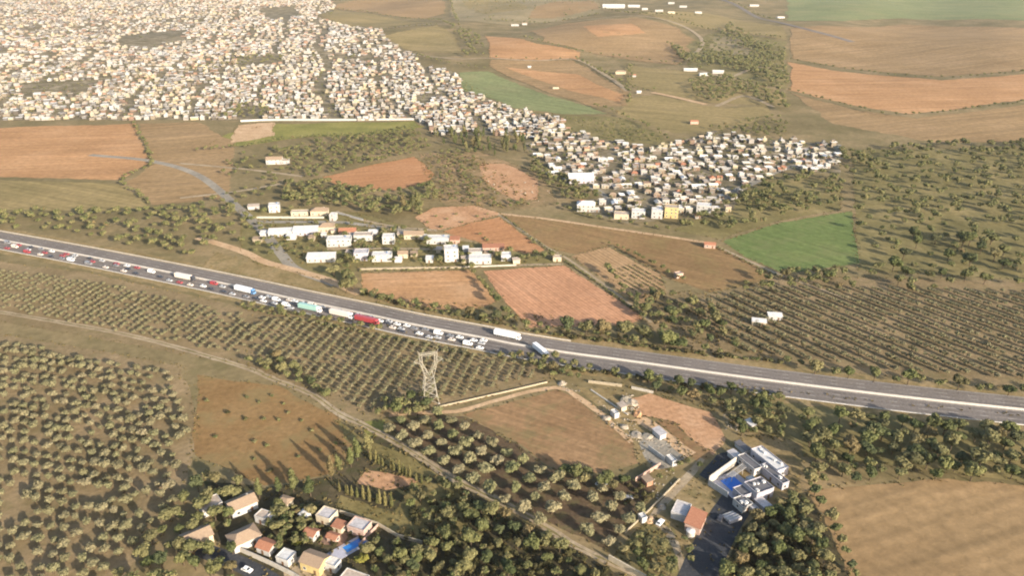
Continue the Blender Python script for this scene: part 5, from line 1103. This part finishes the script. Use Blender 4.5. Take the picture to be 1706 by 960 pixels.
line('leafy_tree', [(810, 34), (850, 37), (900, 40), (930, 37), (1000, 24)], 16, .7, 1.2, 5, 'far hedge tree near the farm range', 'far hedge by the farm range', 181)
line('leafy_tree', [(1062, 20), (1120, 30), (1180, 50), (1250, 58), (1308, 66)], 18, .7, 1.2, 5, 'far hedge tree below the top houses', 'far hedge below the top houses', 182)
line('leafy_tree', [(815, 97), (890, 100), (962, 100)], 22, .5, .9, 4, 'far hedge tree between the orange strip and the long field', 'far hedge of the orange strip', 183)
line('leafy_tree', [(1000, 16), (1040, 22), (1090, 26), (1170, 28)], 14, .8, 1.4, 5, 'far tree in front of the white top halls', 'far trees of the top halls', 184)
line('leafy_tree', [(1052, 110), (1048, 130), (1060, 150), (1090, 152)], 12, .6, 1.0, 5, 'far tree round the pale hip roofed farmhouse', 'far farmhouse trees', 185)
line('leafy_tree', [(640, 50), (690, 44), (730, 42)], 18, .5, .9, 3, 'far hedge tree between the two olive fields', 'far hedge of the olive fields', 186)
line('leafy_tree', [(690, 92), (720, 100), (760, 108), (810, 116)], 14, .6, 1.0, 4, 'far tree between town tip and pale green crop', 'far trees at the town tip', 187)
scatter('leafy_tree', [(1112, 70), (1150, 96), (1200, 92), (1262, 104), (1310, 126), (1310, 150), (1240, 120), (1180, 112), (1140, 108)], 170, .9, 1.6, 7, 'tree of the dark gully at the upper right', 'far dark gully', 190)
scatter('leafy_tree', [(1215, 40), (1262, 70), (1310, 92), (1310, 112), (1250, 88), (1200, 58)], 110, .9, 1.6, 8, 'tree of the hazy valley at the upper right', 'far hazy valley', 191)
line('bush', [(605, 490), (690, 513), (780, 530), (860, 548)], 2.6, 1.0, 2.0, 1.6, 'scrub bush on the upper verge, left stretch', 'verge bushes upper left', 201)
line('bush', [(880, 552), (960, 563), (1050, 576), (1150, 589), (1300, 606)], 2.6, 1.0, 2.0, 1.6, 'scrub bush on the upper verge, right stretch', 'verge bushes upper right', 202)
line('bush', [(405, 513), (500, 534), (600, 555), (700, 575), (800, 596)], 3.2, .8, 1.7, 1.4, 'scrub bush on the lower verge under the queue', 'verge bushes lower left', 203)
line('bush', [(930, 612), (1000, 624), (1100, 638), (1200, 650), (1305, 663)], 2.6, .9, 1.9, 1.6, 'scrub bush on the lower verge, right stretch', 'verge bushes lower right', 204)
scatter('bush', [(700, 830), (775, 830), (900, 890), (1010, 950), (1030, 980), (650, 980), (640, 930)], 150, .9, 2.0, 2.4, 'undergrowth bush of the bottom thicket', 'undergrowth of the bottom thicket', 205)
scatter('bush', [(1210, 960), (1245, 890), (1330, 835), (1385, 980)], 90, .9, 1.9, 2.2, 'undergrowth bush right of the asphalt lane', 'undergrowth right of the lane', 206)
scatter('bush', [(450, 840), (530, 845), (560, 850), (640, 890), (640, 960), (600, 925), (500, 905), (455, 930)], 60, .7, 1.5, 2.2, 'garden bush between the bottom left houses', 'garden bushes bottom left', 207)
# sides
line('leafy_tree', [(222, 206), (254, 270), (206, 302), (252, 344)], 9, .4, .8, 2, 'hedge tree between the left fields', 'hedge of the left fields', 170)
line('leafy_tree', [(1318, 101), (1400, 115), (1560, 131), (1770, 115)], 16, .6, 1.0, 3, 'hedge tree between the right tan and orange fields', 'upper hedge of the right fields', 171)
line('leafy_tree', [(1318, 153), (1420, 179), (1520, 193), (1770, 164)], 13, .5, .9, 3, 'hedge tree below the right orange field', 'lower hedge of the right fields', 172)
line('bush', [(600, 453), (700, 450), (785, 448)], 5, .8, 1.4, .5, 'bush on the upper edge of the pale orange field', 'bushes of the pale orange field', 173)
line('bush', [(838, 360), (905, 410)], 4, .7, 1.2, .5, 'bush on the boundary between orange and brown fields', 'bushes of the field boundary', 174)
line('bush', [(944, 437), (996, 473), (1052, 515)], 2.4, .8, 1.3, .6, 'bush beside the long field track', 'bushes of the long field track', 175)
line('leafy_tree', [(1345, 812), (1400, 900), (1432, 985)], 7, .4, .8, 1.5, 'hedge tree at the left of the bottom right field', 'hedge of the bottom right field', 176)
scatter('leafy_tree', [(405, 356), (470, 374), (600, 376), (700, 392), (770, 408), (930, 436), (600, 444), (500, 436), (440, 400)], 70, .3, .6, 4, 'small yard tree of the village', 'yard trees of the village', 177)
scatter('leafy_tree', [(-70, 350), (200, 356), (390, 334), (395, 400), (330, 436), (150, 400), (-70, 374)], 130, .6, 1.1, 6, 'tree of the wood beyond the highway at the far left', 'left wood', 70)
scatter('leafy_tree', [(1400, 250), (1560, 242), (1770, 240), (1770, 480), (1430, 490), (1425, 350)], 340, .7, 1.25, 6.5, 'tree of the wood at the far right', 'right wood', 71)
line('leafy_tree', [(1310, 612), (1400, 628), (1500, 640), (1770, 668)], 9, .6, 1.1, 2, 'roadside tree at the far right', 'roadside trees far right', 72)
scatter('leafy_tree', [(1330, 690), (1500, 710), (1770, 735), (1770, 815), (1560, 800), (1345, 810)], 90, .6, 1.15, 5.5, 'tree of the thicket right of the villa', 'right thicket', 73)

# below the highway
line('leafy_tree', [(405, 512), (500, 530), (590, 548), (640, 556)], 6.5, .45, .8, 1.5, 'roadside tree below the jammed lorries', 'trees below the jam', 74)
scatter('leafy_tree', [(830, 598), (910, 600), (990, 618), (960, 640), (920, 634), (870, 612)], 26, .5, .85, 4.5, 'tree between the slewed lorry and the cream wall', 'trees below the slewed lorry', 75)
scatter('leafy_tree', [(1010, 626), (1100, 640), (1220, 656), (1310, 670), (1305, 690), (1220, 690), (1120, 664), (1085, 652)], 30, .45, .9, 4.5, 'dark tree between highway and orange plot', 'trees behind the orange plot', 76)
scatter('leafy_tree', [(1210, 690), (1305, 690), (1310, 735), (1230, 728)], 16, .5, .9, 5, 'garden tree above the villa', 'trees above the villa', 77)
scatter('leafy_tree', [(408, 604), (470, 600), (520, 640), (560, 680), (520, 652), (450, 624)], 18, .5, .9, 4.5, 'tree along the upper side of the dirt road', 'trees along the dirt road', 78)
scatter('leafy_tree', [(640, 676), (710, 668), (725, 690), (660, 700), (630, 694)], 16, .55, .9, 4, 'dark tree at the foot of the pylon', 'trees at the pylon foot', 79)
BG = [(412, 664), (432, 672), (454, 662), (473, 675), (465, 702), (503, 703), (425, 738), (446, 745), (533, 752), (560, 741), (498, 763), (424, 767), (452, 786), (480, 690), (440, 700), (410, 700), (520, 720), (380, 690), (360, 730), (345, 670)]
for i, (px, py) in enumerate(sorted(BG)):
    q = gp(px, py); plant('bush', q.x, q.y, rv.uniform(.9, 1.5), f'dark bush on the brown pasture, {ordw(i + 1)} from the left', 'bushes on the brown pasture', rv)
line('cypress', [(618, 768), (660, 786), (704, 806)], 2.6, .55, .85, .4, 'small conical tree on the upper edge of the hedged plot', 'conical trees upper edge', 80)
line('cypress', [(566, 820), (610, 834), (662, 846)], 2.2, .6, .9, .5, 'small conical tree on the lower edge of the hedged plot', 'conical trees lower edge', 81)
line('tall_tree', [(552, 800), (570, 788), (600, 768), (614, 756)], 5.5, .6, .8, .8, 'tall dark tree on the left edge of the hedged plot', 'tall trees left edge', 82)
line('tall_tree', [(430, 828), (470, 824), (505, 822), (540, 826)], 8, .55, .8, 1.5, 'tall dark tree between pasture and gardens', 'tall trees above gardens', 83)
scatter('leafy_tree', [(680, 830), (720, 800), (770, 800), (790, 840), (740, 880), (690, 870)], 20, .4, .7, 4.5, 'loose tree right of the hedged plot', 'trees right of the plot', 84)
scatter('leafy_tree', [(775, 850), (830, 862), (880, 892), (950, 930), (1010, 985), (660, 985), (650, 940), (720, 915)], 50, .45, .9, 5.0, 'tree of the thicket below the dirt road', 'thicket below the dirt road', 85)
scatter('leafy_tree', [(455, 850), (520, 850), (530, 880), (500, 925), (455, 920), (450, 880)], 30, .35, .7, 3.2, 'garden tree between the bottom left houses', 'garden trees bottom left', 86)
scatter('leafy_tree', [(600, 915), (660, 905), (720, 920), (700, 985), (630, 985)], 16, .45, .8, 4.5, 'garden tree right of the bottom left houses', 'garden trees bottom middle', 87)
for px, py, s, lab in ((494, 910, .75, 'bright yellow green bush in the garden of the yellow lit house'), (604, 938, 1.05, 'round yellow green tree beside the bright blue pool')):
    q = gp(px, py); plant('bright_bush', q.x, q.y, s, lab, '', rv)
scatter('leafy_tree', [(1205, 960), (1240, 890), (1270, 858), (1330, 830), (1345, 850), (1400, 985), (1190, 985)], 62, .5, .95, 4.2, 'tree of the thicket right of the asphalt lane', 'thicket right of the lane', 88)
scatter('leafy_tree', [(1030, 915), (1080, 895), (1120, 925), (1128, 975), (1080, 975)], 14, .4, .7, 4, 'small tree on the dry grass plot', 'trees on the grass plot', 89)
scatter('bush', [(1000, 800), (1060, 800), (1090, 830), (1060, 850), (1010, 830)], 18, .8, 1.6, 2.5, 'bush in the shady yard below the brick wall', 'bushes in the shady yard', 90)
scatter('leafy_tree', [(930, 792), (1000, 796), (1060, 808), (1040, 826), (960, 806)], 10, .6, .9, 5, 'dark tree between stubble field and round orchard', 'dark trees at the stubble field', 91)
scatter('leafy_tree', [(330, 800), (400, 800), (395, 985), (180, 985)], 40, .5, 1.0, 5, 'garden tree at the far bottom left', 'far left garden trees', 92)
line('leafy_tree', [(1140, 905), (1150, 925), (1140, 950)], 5, .4, .6, 1, 'small tree between the red roof and the lane', 'trees by the red roof', 93)
line('leafy_tree', [(1100, 800), (1150, 775), (1165, 790)], 6, .35, .55, 1, 'small yellowish tree beside the concrete slab', 'trees beside the slab', 94)

# ---- plant them: the largest in view stand alone, the rest of each kind grows as one mass
LITE = {}
CATS = dict(grove_tree='tree', orchard_tree='tree', leafy_tree='tree', tall_tree='tree', cypress='tree', bush='bush', bright_bush='bush')
for kind, items in PL.items():
    items.sort(key=lambda t: -t['area'] * (1 if t['inn'] else 1e-4))
    n = min(300, sum(1 for t in items if t['inn']))
    for t in items[:n]:
        z = hgt(t['x'], t['y']); o = thing(kind, t['label'], CATS[kind], (t['x'], t['y'], z), t['rz'], t['group'] or None, (t['s'] * random.uniform(.82, 1.2), t['s'] * random.uniform(.82, 1.2), t['s'] * random.uniform(.8, 1.18)))
        kd = KIND[kind][t['v']]; link('trunk', kd['trunk'], o); link('crown', kd['crown'], o)
    rest = items[n:]
    if rest:
        V = []; F = []; base = 0
        for t in rest:
            cb = KIND[kind][t['v']]['cb']; c, s = math.cos(t['rz']) * t['s'], math.sin(t['rz']) * t['s']
            k = 14 if t['py'] < 210 else (5 if t['py'] < 215 else 4 if t['py'] < 430 or not t['inn'] else 3)
            if (id(cb), k) not in LITE:              # fewer leaf clumps, slightly larger look, for plants that show only as a few pixels
                nc = sum(1 for f in cb.f if len(f) == 3); fs = cb.f[:nc] + cb.f[nc::k]; used = sorted({i for f in fs for i in f}); mp = {o_: n_ for n_, o_ in enumerate(used)}
                LITE[(id(cb), k)] = (np.array([cb.v[i] for i in used]), [tuple(mp[i] for i in f) for f in fs])
            a, fs = LITE[(id(cb), k)]
            z = hgt(t['x'], t['y'])
            w = np.stack([a[:, 0] * c - a[:, 1] * s + t['x'], a[:, 0] * s + a[:, 1] * c + t['y'], a[:, 2] * t['s'] + z], 1); V.append(w)
            F += [tuple(i + base for i in f) for f in fs]; base += len(a)
        me = bpy.data.meshes.new('tree_mass'); me.from_pydata(np.concatenate(V).tolist(), [], F); me.materials.append(M['mass_grove' if kind == 'grove_tree' else 'mass_leaf'])
        tag(link({'grove_tree': 'distant_grove', 'leafy_tree': 'distant_wood', 'tall_tree': 'distant_tree_belt'}.get(kind, 'scrub'), me),
            {'grove_tree': 'mass of smaller grove trees behind the single ones', 'leafy_tree': 'far trees and woods that run together in the distance'}.get(kind, 'low growth running together at the edges'), 'trees', None, 'stuff')

# ---- low weeds and scrub: nobody could count them
def weeds():
    rnd = random.Random(5); mb = MB()
    zones = [([(560, 700), (650, 735), (760, 808), (860, 860), (1070, 975), (400, 975), (440, 815), (550, 795)], 700, .5), ([(1040, 905), (1085, 862), (1118, 880), (1128, 975), (1020, 930)], 160, .4),
             ([(1190, 970), (1240, 880), (1325, 828), (1338, 860), (1380, 970)], 260, .6), ([(401, 352), (600, 356), (760, 402), (930, 440), (600, 448), (480, 440)], 380, .7), ([(700, 256), (800, 262), (900, 335), (840, 350), (725, 330)], 420, .8),
             ([(960, 630), (1100, 645), (1220, 672), (1305, 690), (1300, 740), (1225, 725), (1200, 690), (1085, 655)], 200, .5), ([(401, 512), (640, 542), (870, 600), (920, 630), (780, 668), (640, 692), (450, 630), (401, 604)], 500, .45),
             ([(1060, 490), (1300, 470), (1305, 600), (1110, 575)], 400, .6), ([(605, 488), (820, 512), (1060, 545), (1060, 575), (860, 550), (640, 512)], 260, .6), ([(1090, 860), (1190, 770), (1230, 760), (1200, 860), (1150, 960)], 120, .35)]
    for poly, n, s in zones:
        W = wpoly(poly); P2 = [(p.x, p.y) for p in W]; x0, x1 = min(p.x for p in W), max(p.x for p in W); y0, y1 = min(p.y for p in W), max(p.y for p in W); k = 0
        while k < n:
            x, y = rnd.uniform(x0, x1), rnd.uniform(y0, y1)
            if not inpoly(x, y, P2): continue
            k += 1; r = s * rnd.uniform(.5, 1.6)
            for _ in range(7):
                a = rnd.uniform(0, 6.28); q = r * rnd.uniform(.2, 1.0); h = r * rnd.uniform(.5, 1.4); bx, by = x + math.cos(a) * q * .5, y + math.sin(a) * q * .5
                b = rnd.uniform(0, 6.28); u, w = math.cos(b) * r * .5, math.sin(b) * r * .5
                mb.poly([(bx - u, by - w, 0.02), (bx + u, by + w, 0.02), (bx + u * .6 + math.cos(a) * q, by + w * .6 + math.sin(a) * q, h), (bx - u * .7 + math.cos(a) * q, by - w * .7 + math.sin(a) * q, h * .85)], [(0, 1, 2, 3)])
    for _, pts, lab_, lv_ in MID + NEAR:
        W = wpoly(pts)
        for a_, b_ in zip(W, W[1:] + W[:1]):
            n_ = int((b_ - a_).length / 1.6)
            for k in range(n_):
                if rnd.random() < .35: continue
                p = a_.lerp(b_, (k + rnd.random()) / n_); x, y = p.x + rnd.gauss(0, .9), p.y + rnd.gauss(0, .9); r = rnd.uniform(.2, .75)
                if proj((x, y, 0))[1] > 990: continue
                for _ in range(4):
                    b = rnd.uniform(0, 6.28); u, w = math.cos(b) * r * .6, math.sin(b) * r * .6; h = r * rnd.uniform(.5, 1.2); ex, ey = rnd.uniform(-r, r), rnd.uniform(-r, r)
                    mb.poly([(x - u, y - w, 0.02), (x + u, y + w, 0.02), (x + u * .7 + ex, y + w * .7 + ey, h), (x - u * .8 + ex, y - w * .8 + ey, h * .8)], [(0, 1, 2, 3)])
    o = mb.build('weeds', leafmat('weed_leaf', [(0.10, 0.085, 0.035), (0.16, 0.13, 0.055), (0.20, 0.15, 0.07), (0.12, 0.11, 0.04)], False, .2))
    tag(o, 'dry weeds and scrub between trees and fields', 'weeds', None, 'stuff')
weeds()

# ---- heaps in the works yard
def heap(label, px, py, r, h, mat, seed):
    rnd = random.Random(seed); vs_, fs = ICO2; p = gp(px, py); mb = MB()
    mb.poly([(v.x * r * rnd.uniform(.8, 1.2), v.y * r * rnd.uniform(.7, 1.1), max(-.1, v.z * h * rnd.uniform(.6, 1.15))) for v in vs_], fs)
    tag(mb.build('rubble_heap', M[mat], None, p, rnd.uniform(0, 3)), label, 'heap', 'heaps in the works yard')
for i, (lab, px, py, r, h, m) in enumerate([
  ('pale rubble heap at the corner of the orange plot', 1052, 672, 3.6, 2.2, 'rubble'), ('tall grey spoil heap beside the orange plot corner', 1042, 668, 3.0, 2.8, 'concrete_floor'),
  ('low pale rubble heap below the thin white yard wall', 1010, 698, 2.6, 1.4, 'rubble'), ('small pale heap in the middle of the works yard', 1040, 712, 2.2, 1.4, 'rubble'),
  ('orange earth heap by the works yard track', 1062, 692, 2.6, 1.6, 'bare_orange'), ('pale rubble heap on the concrete slab edge', 1062, 726, 3.2, 1.2, 'rubble'), ('greenish rubble heap at the head of the slab', 1078, 728, 3.0, 1.4, 'concrete_floor'),
  ('white block heap by the broken stone wall', 1102, 846, 1.8, 1.6, 'rubble'), ('pale earth heap at the end of the stone wall', 1082, 868, 2.4, 1.1, 'path_orange'), ('white stone heap left of the cream yard wall', 936, 640, 2.4, 1.8, 'rubble')]):
    heap(lab, px, py, r, h, m, 100 + i)

def debris():
    rnd = random.Random(12); mb = MB()
    for poly, n, smax in (([(985, 662), (1045, 698), (1080, 722), (1062, 738), (1010, 705)], 120, .7), ([(1035, 655), (1062, 660), (1070, 690), (1045, 690)], 80, .8), ([(1062, 722), (1100, 722), (1140, 752), (1075, 765)], 50, .6),
                          ([(925, 634), (965, 642), (975, 655), (940, 652)], 50, .6), ([(1060, 805), (1105, 780), (1135, 790), (1080, 850), (1040, 880)], 60, .55), ([(1205, 690), (1240, 700), (1235, 722), (1205, 715)], 60, .7), ([(760, 275), (900, 300), (930, 340), (780, 330)], 40, 1.3)):
        W = wpoly(poly); P2 = [(p.x, p.y) for p in W]; x0, x1 = min(p.x for p in W), max(p.x for p in W); y0, y1 = min(p.y for p in W), max(p.y for p in W); k = 0
        while k < n:
            x, y = rnd.uniform(x0, x1), rnd.uniform(y0, y1)
            if inpoly(x, y, P2): k += 1; q = rnd.uniform(.25, 1) ** 2 * smax; mb.box(x, y, -.05, q * rnd.uniform(.8, 2.6), q, q * rnd.uniform(.4, .9), rnd.uniform(0, 3.1), tx=rnd.uniform(.6, 1), ty=rnd.uniform(.6, 1))
    tag(mb.build('debris', M['rubble']), 'broken blocks and debris strewn over the works yard', 'debris', None, 'stuff')
debris()
# ---- air
mb = MB().box(0, 4250, -12, 18400, 13900, 12 + 214 + 6)
hz = mb.build('haze', None); hz.data.materials.clear()
hm = bpy.data.materials.new('haze_air'); hm.use_nodes = True; hn = hm.node_tree; hn.nodes.clear()
out = hn.nodes.new('ShaderNodeOutputMaterial'); pv = hn.nodes.new('ShaderNodeVolumePrincipled'); pv.inputs['Density'].default_value = 0.00003
pv.inputs['Color'].default_value = (0.92, 0.92, 0.93, 1); pv.inputs['Anisotropy'].default_value = 0.2
hn.links.new(pv.outputs[0], out.inputs['Volume']); hz.data.materials.append(hm)
tag(hz, 'thin pale haze over the whole landscape', 'haze', None, 'stuff')
